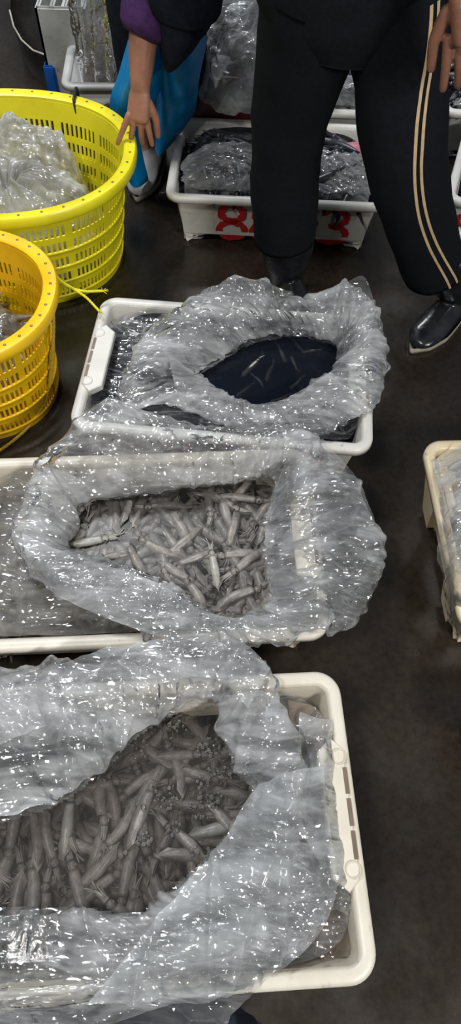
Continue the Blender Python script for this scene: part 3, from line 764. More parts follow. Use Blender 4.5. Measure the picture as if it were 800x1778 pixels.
bag('plastic_bag', [('loose_flap', pd, pfd, M['film_fold']), ('loose_flap', pe, pfe, M['film_thin']), ('collar', c2, f2, M['film']), ('liner', l2, lf2, M['film_warm'])], 'clear bag ring bulging past the right side of the second crate')
c3, f3 = add_collar(ST3, 420, 66, 3, [2], amp=.013, pleat=.009)
l3, lf3 = liner(2, .148, P3, 7, .012, n=140)
pg, pfg = patch([[(292, 618, .215), (345, 650, .20), (395, 685, .20), (440, 700, .20), (500, 690, .20), (575, 645, .205)], [(300, 655, .22), (345, 690, .22), (395, 712, .215), (450, 722, .21), (520, 715, .21), (600, 680, .20)], [(318, 700, .20), (350, 722, .20), (400, 738, .20), (460, 748, .20), (540, 748, .20), (625, 722, .19)]], 50, 150, 33, .007, 9, [2])
ph_, pfh = patch([[(372, 500, .25), (405, 480, .28), (480, 498, .255), (545, 520, .23), (605, 488, .27), (634, 483, .275), (655, 545, .23)], [(330, 550, .24), (400, 525, .25), (480, 535, .235), (550, 548, .22), (610, 530, .235), (640, 530, .235), (650, 575, .215)], [(330, 600, .21), (400, 575, .205), (470, 565, .20), (545, 575, .195), (600, 580, .195), (620, 590, .20), (630, 620, .20)]], 60, 170, 34, .009, 9, [2])
bag('plastic_bag', [('loose_flap', pg, pfg, M['film_fold']), ('loose_flap', ph_, pfh, M['film_thin']), ('collar', c3, f3, M['film']), ('liner', l3, lf3, film_mat('liner_film', white=.01, var=.10, edge=.12, crease=.3))], 'clear bag around the black water in the third crate, corners standing up')
# black squid lumps under the film of crate 3
xx, yy = CR[2][:2]
dk = pack(xx-.30, xx+.30, yy-.17, yy+.17, .10, 190, 31, crate_inside(2, .075), field=.6)
P3b = world_poly(ST3, .0)
dk = [p for p in dk if not inpoly(np.array([p[0]]), np.array([p[1]]), P3b)[0]]
merged('squid_heap', dk, M['squidk'], 'black squid under film at the left of the third crate', 'squid heap')
def base_fill(i, z, mat, name, label):
    x, y, yaw, L, Wd, _ = CR[i]
    P, Fc = liner(i, z, None, 40+i, .008, hole=False, n=60)
    o = mk(name, P, Fc, mat); tag(o, label, 'liner'); return o
base_fill(2, .085, M['linerdark'], 'black_liner', 'black plastic lining the third crate under the squid')

# brown wet corner of inner bag in crate 1
def wallbag(pts, seed, mat, nm, label):
    P, Fc = patch(pts, 60, 40, seed, .005, 14, [])
    return P, Fc
P, Fc = patch([[(500, 1215, .165), (545, 1228, .165), (568, 1262, .160)], [(505, 1290, .150), (540, 1300, .150), (560, 1320, .150)], [(515, 1420, .14), (560, 1430, .14), (590, 1440, .135)], [(540, 1560, .13), (590, 1560, .13), (612, 1570, .15)], [(520, 1650, .12), (570, 1665, .13), (606, 1660, .15)]], 60, 40, 17, .005, 12, [])
o = mk('inner_bag', P, Fc, film_mat('brown_wet_film', tint=(.42, .34, .27), white=.55, var=.3, edge=.1, bump=.3)); tag(o, 'brownish wet inner bag along the right wall of the nearest crate', 'plastic bag')

# ------------------------------------------------------------------ generic filled bags on crates
def film_mound(cx, cy, rx, ry, z0, h, seed, mat, label, yaw=0, amp=.02, f0=9, n=90, name='plastic_bag', group=None, sq=2.6, knot=None, pleat=0, crate=None):
    nr, na = n//2, n*2
    V = []
    for i in range(nr):
        t = i/(nr-1)
        for k in range(na):
            a = 2*PI*k/na
            r = t; ca, sa = math.cos(a), math.sin(a)
            den = (abs(ca)**sq+abs(sa)**sq)**(1/sq)
            x = rx*r*ca/den; y = ry*r*sa/den
            z = h*(1-r**3.0)**.6
            if pleat: z += pleat*(math.sin(a*17+2*math.sin(3*a))+.6*math.sin(a*29))*math.exp(-((r-.35)/.35)**2)*(r > .02)
            if knot: z -= knot*math.exp(-(r/.16)**2)
            V.append((x, y, z))
    V = np.array(V); c, s = math.cos(yaw), math.sin(yaw)
    W = np.stack([c*V[:, 0]-s*V[:, 1], s*V[:, 0]+c*V[:, 1], V[:, 2]], 1)
    fo = Fold(seed, f0, 4, .62)
    d = fo(W+np.array([cx, cy, 0])); rad = np.hypot(V[:, 0]/rx, V[:, 1]/ry)
    W[:, 2] += d*amp*(1-.3*rad); W[:, :2] *= (1+.10*d*1)[:, None]
    W[:, 2] = np.maximum(W[:, 2], .0)
    if crate is not None:      # keep the bag inside the crate walls
        x0, y0, yw, L_, Wd_, _ = CR[crate]; c, s = math.cos(yw), math.sin(yw)
        dx, dy = W[:, 0]+cx-x0, W[:, 1]+cy-y0; lx, ly = c*dx+s*dy, -s*dx+c*dy
        mg = np.where(W[:, 2]+z0 < H+.002, .052, .034)
        lx = np.clip(lx, -L_/2+mg, L_/2-mg); ly = np.clip(ly, -Wd_/2+mg, Wd_/2-mg)
        W[:, 0] = x0+c*lx-s*ly-cx; W[:, 1] = y0+s*lx+c*ly-cy
    Fc = grid_faces(nr, na, False, True)
    o = mk(name, W, Fc, mat, loc=(cx, cy, z0)); fixn(o); tag(o, label, 'plastic bag', group); return o
def dark_fill(i, n, base, seed, label, mat='squidk', domeh=.05, mg=.07, name='squid_heap', R=.011, ln=.14):
    x, y, yaw, L, Wd, _ = CR[i]
    dome = lambda X, Y: domeh*np.clip(1-((X-x)/(L/2))**2, 0, 1)*np.clip(1-((Y-y)/(Wd/2))**2, 0, 1)
    ps = pack(x-L/2, x+L/2, y-Wd/2, y+Wd/2, base, n, seed, crate_inside(i, mg+.02), ln=ln, R=R, dome=dome, field=.5)
    merged(name, ps, M[mat], label, 'squid heap', ln=ln, R=R)
    x, y = CR[i][:2]
    base_fill(i, base-.01, M['linerdark'], 'black_liner', label.replace('black squid', 'black plastic liner under the squid'))
dark_fill(3, 130, .11, 51, 'black squid heaped in the red-numbered crate')
a = at(388, 285, .20); film_mound(a[0], a[1], .145, .125, .11, .12, 61, M['film_bag'], 'full clear bag at the left in the red-numbered crate', amp=.035, group='clear bags on the back crates', crate=3)
a = at(595, 300, .18); film_mound(a[0], a[1], .15, .15, .12, .085, 62, M['film_bag'], 'crinkled clear film over black squid right of the left trouser leg', amp=.03, group='clear bags on the back crates', crate=3)
a = at(612, 243, .2); o = film_mound(a[0], a[1], .05, .035, .14, .05, 63, principled('pink_plastic', (.62, .22, .27), (.5, .16, .2), 20, .4), 'small pink plastic bundle at the back of the red-numbered crate', amp=.01, n=40, crate=3)
dark_fill(4, 120, .12, 52, 'black squid heaped in the crate seen between the legs')
a = at(600, 160, .22); film_mound(a[0], a[1], .12, .16, .14, .09, 64, M['film_bag'], 'clear film bag visible between the trouser legs', amp=.03, group='clear bags on the back crates', crate=4)
dark_fill(5, 90, .12, 53, 'black squid heaped at the top right edge')
a = at(800, 190, .22); film_mound(a[0], a[1], .14, .14, .14, .06, 65, M['film_bag'], 'clear film on the heap at the top right edge', amp=.03, group='clear bags on the back crates', crate=5)
dark_fill(6, 90, .10, 54, 'dark squid in the crate past the striped leg')
# right crate: full clear bag
rc = [o for o in bpy.data.objects if o.parent is None and o.get('label', '').startswith('yellowed crate')][0]
def bev_box(x0, x1, y0, y1, z0, z1_, bev, tp=.012):
    bm = bmesh.new(); bmesh.ops.create_cube(bm, size=1)
    for v in bm.verts:
        k = tp if v.co.z < 0 else 0
        v.co = Vector(((x0+x1)/2+v.co.x*(x1-x0)+k, (y0+y1)/2+v.co.y*(y1-y0-2*k), (z0+z1_)/2+v.co.z*(z1_-z0)))
    bmesh.ops.bevel(bm, geom=bm.edges[:], offset=bev, segments=4, affect='EDGES')
    bm.verts.index_update(); V = [tuple(v.co) for v in bm.verts]; Fc = [tuple(v.index for v in f.verts) for f in bm.faces]; bm.free(); return V, Fc
for ya, yb in ((.045, .185), (-.185, -.045)):
    autosmooth(mk('corner_post', *bev_box(-.330, -.265, ya, yb, .004, .165, .020, .026), M['ochre'], rc), 1.2)
qq, qf = patch([[(752, 800, .187), (770, 790, .175), (800, 770, .20)], [(757, 840, .186), (776, 845, .215), (815, 840, .24)], [(764, 890, .188), (785, 895, .225), (825, 890, .245)], [(772, 940, .188), (792, 945, .225), (830, 940, .245)], [(780, 990, .187), (800, 995, .22), (835, 990, .24)]], 90, 50, 44, .007, 12, [7])
tag(mk('plastic_film', qq, qf, M['film']), 'clear film lapping onto the left rim of the yellowed crate', 'plastic film')
x, y = CR[7][:2]
film_mound(x, y, .300, .200, .11, .13, 66, M['film_dense'], 'bulging whitish clear bag filling the yellowed crate at the right edge', yaw=.055, amp=.03, n=110, f0=7, sq=3.2, crate=7)
base_fill(7, .09, principled('ice_fill', (.62, .62, .60), (.45, .44, .42), 18, .5, bump=.5, bscale=30), 'inner_bag', 'pale filled inner bag in the yellowed crate at the right')
pp, pf = patch([[(760, 900, .19), (790, 930, .22), (820, 930, .24)], [(762, 960, .185), (790, 980, .22), (830, 980, .24)], [(768, 1010, .15), (785, 1030, .19), (830, 1030, .22)], [(778, 1060, .10), (792, 1075, .14), (830, 1080, .18)], [(792, 1100, .06), (803, 1108, .10), (835, 1110, .14)]], 60, 40, 18, .006, 12, [])
tag(mk('plastic_film', pp, pf, M['film_warm']), 'warm clear film drooping over the front corner of the yellowed crate', 'plastic film')

# ------------------------------------------------------------------ background behind
# bags on a maroon tub, top middle
def tapered_tub(name, cx, cy, L, Wd, h, mat, label, cat, yaw=0, rim=.018, wall=.008, r=.04, taper=.03):
    root = empty(name, (cx, cy, 0), yaw); tag(root, label, cat)
    def lp(q, z): return [(p[0]-p[2]*q, p[1]-p[3]*q, z) for p in rrect(L, Wd, r)]
    V, Fc = loft([lp(taper+rim+.01, .0), lp(taper+rim, .004), lp(rim, h-.01), lp(rim+wall, h-.01), lp(rim+wall+taper, .012), lp(rim+wall+taper+.02, .010)], True, True)
    mk('body', V, Fc, mat, root)
    V, Fc = loft([lp(rim+wall, h-.02), lp(rim+wall, h), lp(.003, h+.002), lp(0, h-.004), lp(0, h-.014), lp(.005, h-.014), lp(.006, h-.006), lp(rim, h-.006)])
    mk('rim', V, Fc, mat, root); return root
a = at(372, 150, .30)
tapered_tub('maroon_tub', a[0]+.12, a[1]+.22, .44, .36, .30, M['maroon'], 'dark maroon tub under the clear bags at the top', 'tub')
film_mound(a[0]+.13, a[1]+.12, .19, .17, .24, .20, 71, M['film_dense'], 'puffed clear bag on the maroon tub behind the legs', f0=6, amp=.10, n=100, group='clear bags at the top of the photo')
film_mound(a[0]+.12, a[1]+.42, .22, .18, .26, .26, 72, M['film_dense'], 'clear bag furthest back, above the one on the maroon tub', f0=6, amp=.10, n=100, group='clear bags at the top of the photo')
film_mound(a[0]+.13, a[1]+.16, .15, .13, .22, .14, 73, M['squidd'], 'pale squid mass inside the bag on the maroon tub', amp=.03, n=60, name='squid_heap')['category'] = 'squid heap'
pp, pf = patch([[(356, 60, .33), (375, 90, .42), (400, 100, .42)], [(358, 100, .37), (372, 115, .38), (392, 120, .38)], [(364, 130, .33), (373, 140, .33), (380, 140, .33)], [(371, 148, .30), (374, 152, .30), (377, 150, .30)]], 30, 30, 19, .006, 14, [])
tag(mk('plastic_film', pp, pf, M['film']), 'pointed tail of clear film hanging in front of the maroon tub', 'plastic film')

# grey container with hanging bag, top left
a = at(150, 215, 0)
tapered_tub('grey_box', -.42, 2.36, .30, .26, .22, M['greyc'], 'pale grey box standing behind the yellow basket', 'box', .05)
film_mound(-.42, 2.34, .10, .09, .06, .30, 74, M['squidd'], 'silvery fish inside the tall clear bag', amp=.03, n=60, name='fish_heap')['category'] = 'fish'
# tall gathered bag
def gathered_bag(cx, cy, z0, z1_, r0, r1, seed, mat, label, npl=15, amp=.16):
    nz, na = 90, 160; V = []
    g = np.random.default_rng(seed); ph = g.uniform(0, 6, 4)
    for i in range(nz):
        t = i/(nz-1); z = z0+(z1_-z0)*t; r = r0*(1-t)**.6+r1*t if t < .999 else r1
        r = r0*math.sqrt(max(0, 1-((t-.25)/.80)**2))+r1*t
        if t < .12: r *= (t/.12)**.4*.5+.5
        for k in range(na):
            a_ = 2*PI*k/na
            f = 1+amp*(.4+t)*(abs(((a_*npl/(2*PI)+ph[0]+.4*math.sin(4*t+ph[1])) % 1)-.5)*4-1)+.05*math.sin(5*a_+ph[2]+6*t)
            V.append((cx+r*f*math.cos(a_)*1.0+.03*math.sin(3*t), cy+r*f*math.sin(a_)*.8, z))
    V = np.array(V); V += Fold(seed, 9, 4, .6)(V)[:, None]*(V-np.array([cx, cy, (z0+z1_)/2]))*.14
    o = mk('plastic_bag', V-np.array([cx, cy, z0]), grid_faces(nz, na, False, True), mat, loc=(cx, cy, z0)); tag(o, label, 'plastic bag'); return o
gathered_bag(-.425, 2.34, .10, .80, .095, .04, 75, M['film_bag'], 'tall glossy clear bag standing in the pale grey box')
# upright whitish crate with blue corner at the far left
root = empty('stacked_trays', (-.60, 2.62, 0)); tag(root, 'pale worn box with a blue corner left of the tall clear bag', 'box')
def box(x0, x1, y0, y1, z0, z1_, bev=.006):
    bm = bmesh.new(); bmesh.ops.create_cube(bm, size=1)
    for v in bm.verts: v.co = Vector(((x0+x1)/2+v.co.x*(x1-x0), (y0+y1)/2+v.co.y*(y1-y0), (z0+z1_)/2+v.co.z*(z1_-z0)))
    bmesh.ops.bevel(bm, geom=bm.edges[:], offset=bev, segments=2, affect='EDGES')
    V = [tuple(v.co) for v in bm.verts]; bm.verts.index_update(); Fc = [tuple(v.index for v in f.verts) for f in bm.faces]; bm.free(); return V, Fc
root.name = 'pale_box'
V, Fc = join([box(-.06, .10, -.15, .20, 0, .012), box(-.06, -.045, -.15, .20, 0, .33), box(.085, .10, -.15, .20, 0, .33), box(-.06, .10, -.15, -.135, 0, .33), box(-.06, .10, .185, .20, 0, .33)])
mk('body', V, Fc, M['greyc'], root, smooth=False)
V, Fc = join([box(-.068, -.058, -.16, -.12, .02, .16), box(-.068, -.03, -.162, -.152, .02, .16)]); o = mk('corner_guard', V, Fc, principled('blue_plastic', (.01, .10, .42), None, 10, .4), root, smooth=False); o['label'] = 'blue corner'
for k in range(3):
    V, Fc = join([box(-.03+.036*k, -.012+.036*k, -.13, .16, .03, .28+.02*k)]); o = mk('grey_panel', V, Fc, M['greyc'], root, smooth=False); o.rotation_euler = (0, .06*(k-1), 0)
# black board, top left; its edge highlight is painted as a pale tube
def board():
    c0 = at(60, 35, .10)
    root = empty('black_tray', (0, 0, 0)); tag(root, 'black speckled tray with a highlight painted pale along its rounded corner at the top left', 'tray')
    out = [(17, -30), (17, 20), (24, 48), (38, 72), (58, 90), (82, 99), (110, 100), (230, 90), (230, -60), (17, -60)]
    P = np.array([at(px, py, .12) for px, py in out]); ctr = P.mean(0)
    def ring(s_, z): return [tuple(ctr[:2]+(p[:2]-ctr[:2])*s_)+(z,) for p in P]
    V, Fc = loft([ring(.90, .0), ring(.985, .10), ring(1.0, .122), ring(.985, .126), ring(.97, .118)], True, True)
    m_ = principled('speckled_black', (.014, .012, .010), (.02, .018, .015), 30, .3, stains=((.12, .10, .07), 90, .66, .72))
    mk('body', V, Fc, m_, root)
    V, Fc = tube([ring(.996, .124)[i] for i in range(1, 8)], .0035, 6); o = mk('edge', V, Fc, M['sole'], root); o['label'] = 'pale edge, a painted highlight'
board()

# bottom left: film-wrapped dark bag on the floor before the nearest crate
a = at(150, 1850, .10)
film_mound(a[0]-.02, a[1]-.02, .30, .13, 0, .12, 81, principled('navy_plastic', (.012, .018, .035), (.03, .04, .06), 14, .3, bump=.5, bscale=20), 'dark navy sack on the floor before the nearest crate', amp=.02, n=90, name='dark_sack')['category'] = 'sack'
pp, pf = patch([[(-60, 1735, .19), (150, 1728, .19), (300, 1718, .192), (440, 1700, .19)], [(-60, 1760, .17), (150, 1762, .165), (330, 1752, .165), (440, 1722, .17)], [(-60, 1830, .14), (150, 1830, .135), (340, 1800, .13), (415, 1745, .155)], [(-60, 1900, .10), (150, 1900, .10), (330, 1860, .10), (360, 1790, .12)]], 60, 90, 21, .008, 10, [0])
tag(mk('plastic_film', pp, pf, M['film_thin']), 'thin clear film hanging over the front rim at the bottom left', 'plastic film')
# sliver at right edge
a = at(805, 1240, .12)
tapered_tub('grey_box', a[0]+.20, a[1]-.02, .38, .10, .12, M['greyc'], 'grey box corner at the far right edge beside the dark floor', 'box', 0, r=.02)

# ------------------------------------------------------------------ baskets
def make_basket(cx, cy, rx, ry, h, mat, label, yaw, rows, nslot, rimw=.030, taper=.14, group='yellow slotted baskets', sq=2.2):
    root = empty('slotted_basket', (cx, cy, 0), yaw); tag(root, label, 'basket', group)
    def P(a, t, out=0.0):      # t 0 bottom..1 top
        k = 1-taper*(1-t)
        ca, sa = math.cos(a), math.sin(a); den = (abs(ca)**sq+abs(sa)**sq)**(1/sq)
        return np.array([(rx*k+out)*ca/den, (ry*k+out)*sa/den, 0])
    # wall with slots; a fine grid where slot faces are dropped, then solidified by hand (inner + outer skins)
    nA = nslot*2
    zs = [0.012]; slotrow = []
    span = (h-.045-.02)/rows
    z = .02
    zs = [.0, .02]; slotrow = [False]
    for r_ in range(rows):
        zs += [z+span*.66, z+span]; slotrow += [True, False]; z += span
    zs += [h-.012]; slotrow += [False]
    th = .0035
    V = []; idx = {}
    for s_, o_ in ((0, 0), (1, -th)):
        for i in range(nA):
            # slot columns narrow/wide
            a = 2*PI*((i//2)+(.56 if i % 2 else 0))/nslot
            for j, zz in enumerate(zs):
                p = P(a, zz/h, o_); idx[(s_, i, j)] = len(V); V.append((p[0], p[1], zz))
    Fc = []
    def solid(i, j):
        if j < 0 or j >= len(zs)-1: return False
        if not slotrow[j]: return True
        if i % 2 == 1: return True
        return (i//2) % 9 == 8
    for i in range(nA):
        for j in range(len(zs)-1):
            if not solid(i, j): continue
            i2 = (i+1) % nA
            q = [(i, j), (i2, j), (i2, j+1), (i, j+1)]
            Fc.append(tuple(idx[(0,)+k] for k in q)); Fc.append(tuple(idx[(1,)+k] for k in reversed(q)))
            for (ni, nj, e0, e1) in (((i-1) % nA, j, q[3], q[0]), ((i+1) % nA, j, q[1], q[2]), (i, j-1, q[0], q[1]), (i, j+1, q[2], q[3])):
                if not solid(ni, nj): Fc.append((idx[(0,)+e0], idx[(1,)+e0], idx[(1,)+e1], idx[(0,)+e1]))
    o = mk('body', V, Fc, mat, root, smooth=False); fixn(o)
    # bottom
    n = 72; A = np.linspace(0, 2*PI, n, False)
    Lp = [[tuple(P(a, 0, -.001)*s_+np.array([0, 0, zz])) for a in A] for s_, zz in ((1, .0), (1, .006), (.1, .006))]
    V, Fc = loft(Lp, True, True); mk('base', V, Fc, mat, root)
    # rim: broad rolled band
    prof = [(-.004, -.03), (.004, -.034), (rimw*.85, -.030), (rimw, -.022), (rimw, -.006), (rimw*.85, .0), (.004, .001), (-.004, -.004)]
    V, Fc = loft([[tuple(P(a, 1, q)+np.array([0, 0, h+zz])) for a in np.linspace(0, 2*PI, 120, False)] for q, zz in prof+[prof[0]]])
    o = mk('rim', V, Fc, mat, root); autosmooth(o, .7)
    # raised horizontal hoops
    for j in (1, 3, 5, 7):
        if j >= len(zs): continue
        zz = zs[j]
        V, Fc = loft([[tuple(P(a, zz/h, q)+np.array([0, 0, zz+dz])) for a in np.linspace(0, 2*PI, 96, False)] for q, dz in ((0, -.001), (.004, .0), (.004, .007), (0, .008), (0, -.001))])
        mk('hoop', V, Fc, mat, root)
    # rim holes as brown dots, the shade inside them put into the colour
    parts = []
    for a in np.linspace(0, 2*PI, 40, False):
        p = P(a, 1, rimw*.45); V, Fc = sphere((p[0], p[1], h+.0012), .0035, 8, 5, (1, 1, .25)); parts.append((V, Fc))
    o = mk('rim_hole_dots', *join(parts), M['hole_shade'], root); o['kind'] = 'stuff'
    return root, P
# basket 1: far left yellow
HB = .33
r1 = at(237, 250, HB); t1_ = at(60, 152, HB); b1_ = at(0, 387, HB)
rx1, ry1 = .37, (t1_[1]-b1_[1])/2-.005
cx1, cy1 = r1[0]-rx1, (t1_[1]+b1_[1])/2
print('basket1', r1, t1_, b1_, cx1, cy1, rx1, ry1)
bk1, PB1 = make_basket(cx1, cy1, rx1-.028, ry1-.028, HB, M['yellow'], 'bright yellow slotted basket at the left, black cord over its rim', 0.0, 5, 136)
HB2 = .33
r2 = at(97, 500, HB2); t2_ = at(0, 395, HB2); b2_ = at(0, 640, HB2)
ry2 = (t2_[1]-b2_[1])/2*1.02; rx2 = .27
cx2, cy2 = r2[0]-rx2, (t2_[1]+b2_[1])/2
print('basket2', r2, t2_, b2_, cx2, cy2, rx2, ry2)
bk2, PB2 = make_basket(cx2, cy2, rx2-.026, ry2-.026, HB2, M['orange'], 'orange-yellow slotted basket at the left edge, nearest of the baskets', 0.0, 5, 110)
# contents
film_mound(cx1+.02, cy1-.05, rx1*.66, ry1*.54, .12, .17, 91, film_mat('knot_film', tint=(.92, .92, .88), white=.30, var=.4, bump=.5, gloss=1.5), 'knotted clear bag in the bright yellow basket', amp=.03, n=120, knot=.05, pleat=.012)
film_mound(cx1+.0, cy1+.09, rx1*.52, ry1*.45, .14, .19, 92, film_mat('ice_film', tint=(.94, .93, .88), white=.34, var=.4, bump=.6, gloss=1.6), 'bunched top of the clear bag at the back of the bright yellow basket', amp=.06, n=110, f0=11)
film_mound(cx1, cy1, rx1*.68, ry1*.66, .04, .13, 93, M['squidd'], 'grey squid under the bags in the bright yellow basket', amp=.02, n=60, name='squid_heap')['category'] = 'squid heap'
ps = pack(cx2-.25, cx2+.25, cy2-.22, cy2+.22, .10, 150, 55, lambda a, b: ((a-cx2)/(rx2*.38))**2+((b-cy2)/(ry2*.38))**2 < 1, R=.012, ln=.13)
merged('squid_heap', ps, M['squid'], 'grey squid heaped in the orange-yellow basket', 'squid heap', ln=.13, R=.012)
film_mound(cx2, cy2, rx2*.66, ry2*.66, .10, .14, 94, M['film_grey'], 'clear film over the squid in the orange-yellow basket', amp=.03, n=90)
# black strap over basket 1 rim
sx_ = at(132, 158, HB+.004)
P = [(sx_[0], sx_[1]+.012, HB-.05), (sx_[0], sx_[1]+.012, HB), (sx_[0], sx_[1], HB+.008), (sx_[0], sx_[1]-.035, HB+.006), (sx_[0], sx_[1]-.046, HB-.004), (sx_[0]+.004, sx_[1]-.050, HB-.08), (sx_[0]+.004, sx_[1]-.056, HB-.15)]
V, Fc = tube(catmull(P, 40), .0045, 8); tag(mk('cord', V, Fc, M['strap']), 'black cord looped over the back rim of the bright yellow basket', 'cord')
# rope at basket 2
def twisted(P, r, n=60):
    P = catmull(P, n); T, N_, B_ = frames(P); parts = []
    for k in range(3):
        a = np.arange(n)*.75+k*2*PI/3
        parts.append(tube(P+(N_*np.cos(a)[:, None]+B_*np.sin(a)[:, None])*r*.55, r*.62, 6))
    return join(parts)
root = empty('yellow_rope', at(120, 495, 0)); tag(root, 'bright yellow rope with two frayed ends, tied to the orange-yellow basket', 'rope')
o0 = np.array(root.location)
A0 = at(88, 470, .30); kn = at(128, 502, .235)
V, Fc = twisted([A0, at(108, 490, .26), kn], .0035, 40); mk('cord', np.array(V)-o0, Fc, M['rope'], root)
for end, mid in ((at(178, 505, .215), at(150, 506, .225)), (at(172, 540, .20), at(150, 517, .22))):
    V, Fc = twisted([kn, mid, end], .003, 40)
    o = mk('strand', np.array(V)-o0, Fc, M['rope'], root)
    fr = []
    g = np.random.default_rng(int(end[0]*1e4) % 99)
    for k in range(9):
        d = g.normal(size=3)*.006+(end-mid)/np.linalg.norm(end-mid)*.010
        fr.append(tube([end, end+d*.6, end+d], .0009, 4))
    mk('frayed_end', np.array(join(fr)[0])-o0, join(fr)[1], M['rope'], o)
V, Fc = twisted([at(88, 505, .29), at(93, 560, .24), at(89, 640, .15), at(80, 690, .06), at(50, 740, .012), at(0, 782, .008), at(-60, 810, .008)], .0038, 160)
tag(mk('basket_rope', V, Fc, M['rope2']), 'dull yellow rope running down the orange-yellow basket onto the floor', 'rope')

# ------------------------------------------------------------------ people
def skin_body(name, verts, edges, mat, parent, sub=2, root_i=0):
    me = bpy.data.meshes.new(name); me.from_pydata([tuple(v[:3]) for v in verts], edges, [])
    o = bpy.data.objects.new(name, me); C.objects.link(o)
    md = o.modifiers.new('Skin', 'SKIN'); 
    if not me.skin_vertices: 
        try: me.skin_vertices.new()
        except Exception: pass
    for i, sv in enumerate(me.skin_vertices[0].data):
        r = verts[i][3]; sv.radius = (r, verts[i][4] if len(verts[i]) > 4 else r); sv.use_root = (i == root_i)
    md.use_smooth_shade = True
    sb = o.modifiers.new('Sub', 'SUBSURF'); sb.levels = sub; sb.render_levels = sub
    bpy.context.view_layer.update()
    dg = bpy.context.evaluated_depsgraph_get(); ev = o.evaluated_get(dg)
    m2 = bpy.data.meshes.new_from_object(ev); m2.name = name
    bpy.data.objects.remove(o)
    m2.materials.clear(); m2.materials.append(mat)
    m2.polygons.foreach_set('use_smooth', [True]*len(m2.polygons))
    o2 = bpy.data.objects.new(name, m2); C.objects.link(o2)
    if parent: o2.parent = parent
    return o2
def limb(sections, n=28, seed=0, wr=.004, caps=False, fr=9):
    """sections: (center xyz, rx, ry); horizontal-ish ellipse loops"""
    A = np.array([[*s[0], s[1], s[2]] for s in sections], float); A = catmull(A, 60)
    P = A[:, :3]; T = np.gradient(P, axis=0); T /= np.linalg.norm(T, axis=1)[:, None]
    L = []
    for p, t, a in zip(P, T, A):
        X = np.array([1, 0, 0])-t*t[0]; X /= np.linalg.norm(X); Y = np.cross(t, X)
        L.append([p+a[3]*math.cos(q)*X+a[4]*math.sin(q)*Y for q in np.linspace(0, 2*PI, n, False)])
    L = np.array(L); F_ = Fold(seed, fr, 2, .5)
    c = P[:, None, :]; d = L-c; dn = d/np.linalg.norm(d, axis=2)[:, :, None]
    L = L+dn*(F_(L.reshape(-1, 3)).reshape(L.shape[0], n)[:, :, None])*wr
    return L, P, T
# person 1 -- black track trousers, facing the camera
Y1, Y2 = 1.56, 1.38
def pt(px, py, Y): return atY(px, py, Y)
lsec = [(pt(494, 408, 1.555), .082, .088), (pt(494, 340, 1.55), .086, .090), (pt(499, 250, 1.54), .083, .090), (pt(512, 160, 1.52), .089, .095), (pt(535, 70, 1.49), .100, .105), (pt(557, -40, 1.46), .112, .115)]
rsec = [(pt(752, 466, 1.46), .078, .080), (pt(733, 400, 1.43), .082, .085), (pt(707, 300, 1.39), .084, .090), (pt(698, 200, 1.40), .090, .095), (pt(693, 100, 1.43), .093, .100), (pt(678, -20, 1.45), .105, .115)]
root = empty('person', (.33, 1.47, 0)); tag(root, 'person standing astride in black trousers with double gold side stripes and rubber boots', 'person'); RO = np.array(root.location)
hipL, hipR = lsec[-1][0], rsec[-1][0]; hip = (hipL+hipR)/2+np.array([0, 0, .10])
print('hip', hip, lsec[0][0], rsec[0][0])
fL, fR = np.array([.145, 1.56, .05]), np.array([.625, 1.51, .05])
kL = lsec[2][0]; kR = rsec[2][0]
sh = hip+np.array([0, .02, .48])
hand0 = pt(800, -14, 1.22)
vb = [(*hip, .13, .10), (*(hip+[0, 0, .2]), .13, .10), (*(sh+[0, 0, -.05]), .16, .10), (*(sh+[0, 0, .06]), .05), (*(sh+[0, -.01, .16]), .075, .09), (*(sh+[0, -.01, .26]), .07, .085),
      (*(hipL+[0, 0, .0]), .085), (*kL, .055), (*(lsec[0][0]-[0, 0, .03]), .024), (*(fL), .016), (*(fL+[.02, -.08, -.02]), .012),
      (*(hipR), .085), (*kR, .055), (*(rsec[0][0]-[0, 0, .03]), .024), (*(fR), .016), (*(fR+[-.05, -.06, -.02]), .012),
      (*(sh+[.19, 0, 0]), .055), (*(sh+[.27, -.04, -.27]), .042), (*(hand0+[0, 0, .02]), .030),
      (*(sh+[-.19, 0, 0]), .055), (*(sh+[-.28, .03, -.22]), .042), (*(sh+[-.16, -.16, -.16]), .030), (*(sh+[-.10, -.24, -.12]), .030, .018)]
eb = [(0, 1), (1, 2), (2, 3), (3, 4), (4, 5), (0, 6), (6, 7), (7, 8), (8, 9), (9, 10), (0, 11), (11, 12), (12, 13), (13, 14), (14, 15), (2, 16), (16, 17), (17, 18), (2, 19), (19, 20), (20, 21), (21, 22)]
vb = [(v[0]-RO[0], v[1]-RO[1], *v[2:]) for v in vb]
bodyo = skin_body('body', vb, eb, M['skin2'], root)
# head details
hc = sh+np.array([0, -.02, .22])-RO
V, Fc = sphere((hc[0], hc[1]+.015, hc[2]+.03), .098, 24, 14, (.9, 1.0, 1.05)); V = [v for v in V]; mk('hair', V, Fc, M['hair'], root)
for sx__ in (-1, 1): mk('eye', *sphere((hc[0]+sx__*.03, hc[1]-.088, hc[2]), .011, 10, 8), M['eye'], root)
mk('nose', *sphere((hc[0], hc[1]-.098, hc[2]-.03), .014, 10, 8, (.8, 1, 1.3)), M['skin2'], root)
def legmesh(secs, seed):
    L, P, T = limb([(s[0]-RO, s[1], s[2]) for s in secs], 40, seed, .006, fr=7)
    # inner hem
    hem = L[0]; c = P[0]; inner = [[c+(p-c)*.94+T[0]*.004 for p in L[0]], [c+(p-c)*.93+T[0]*.05 for p in L[0]]]
    return [inner[1], inner[0]]+[list(l) for l in L], L, P
LL, L_l, P_l = legmesh(lsec, 3); RR, L_r, P_r = legmesh(rsec, 4)
V, Fc = join([loft(LL, False, True), loft(RR, False, True)])
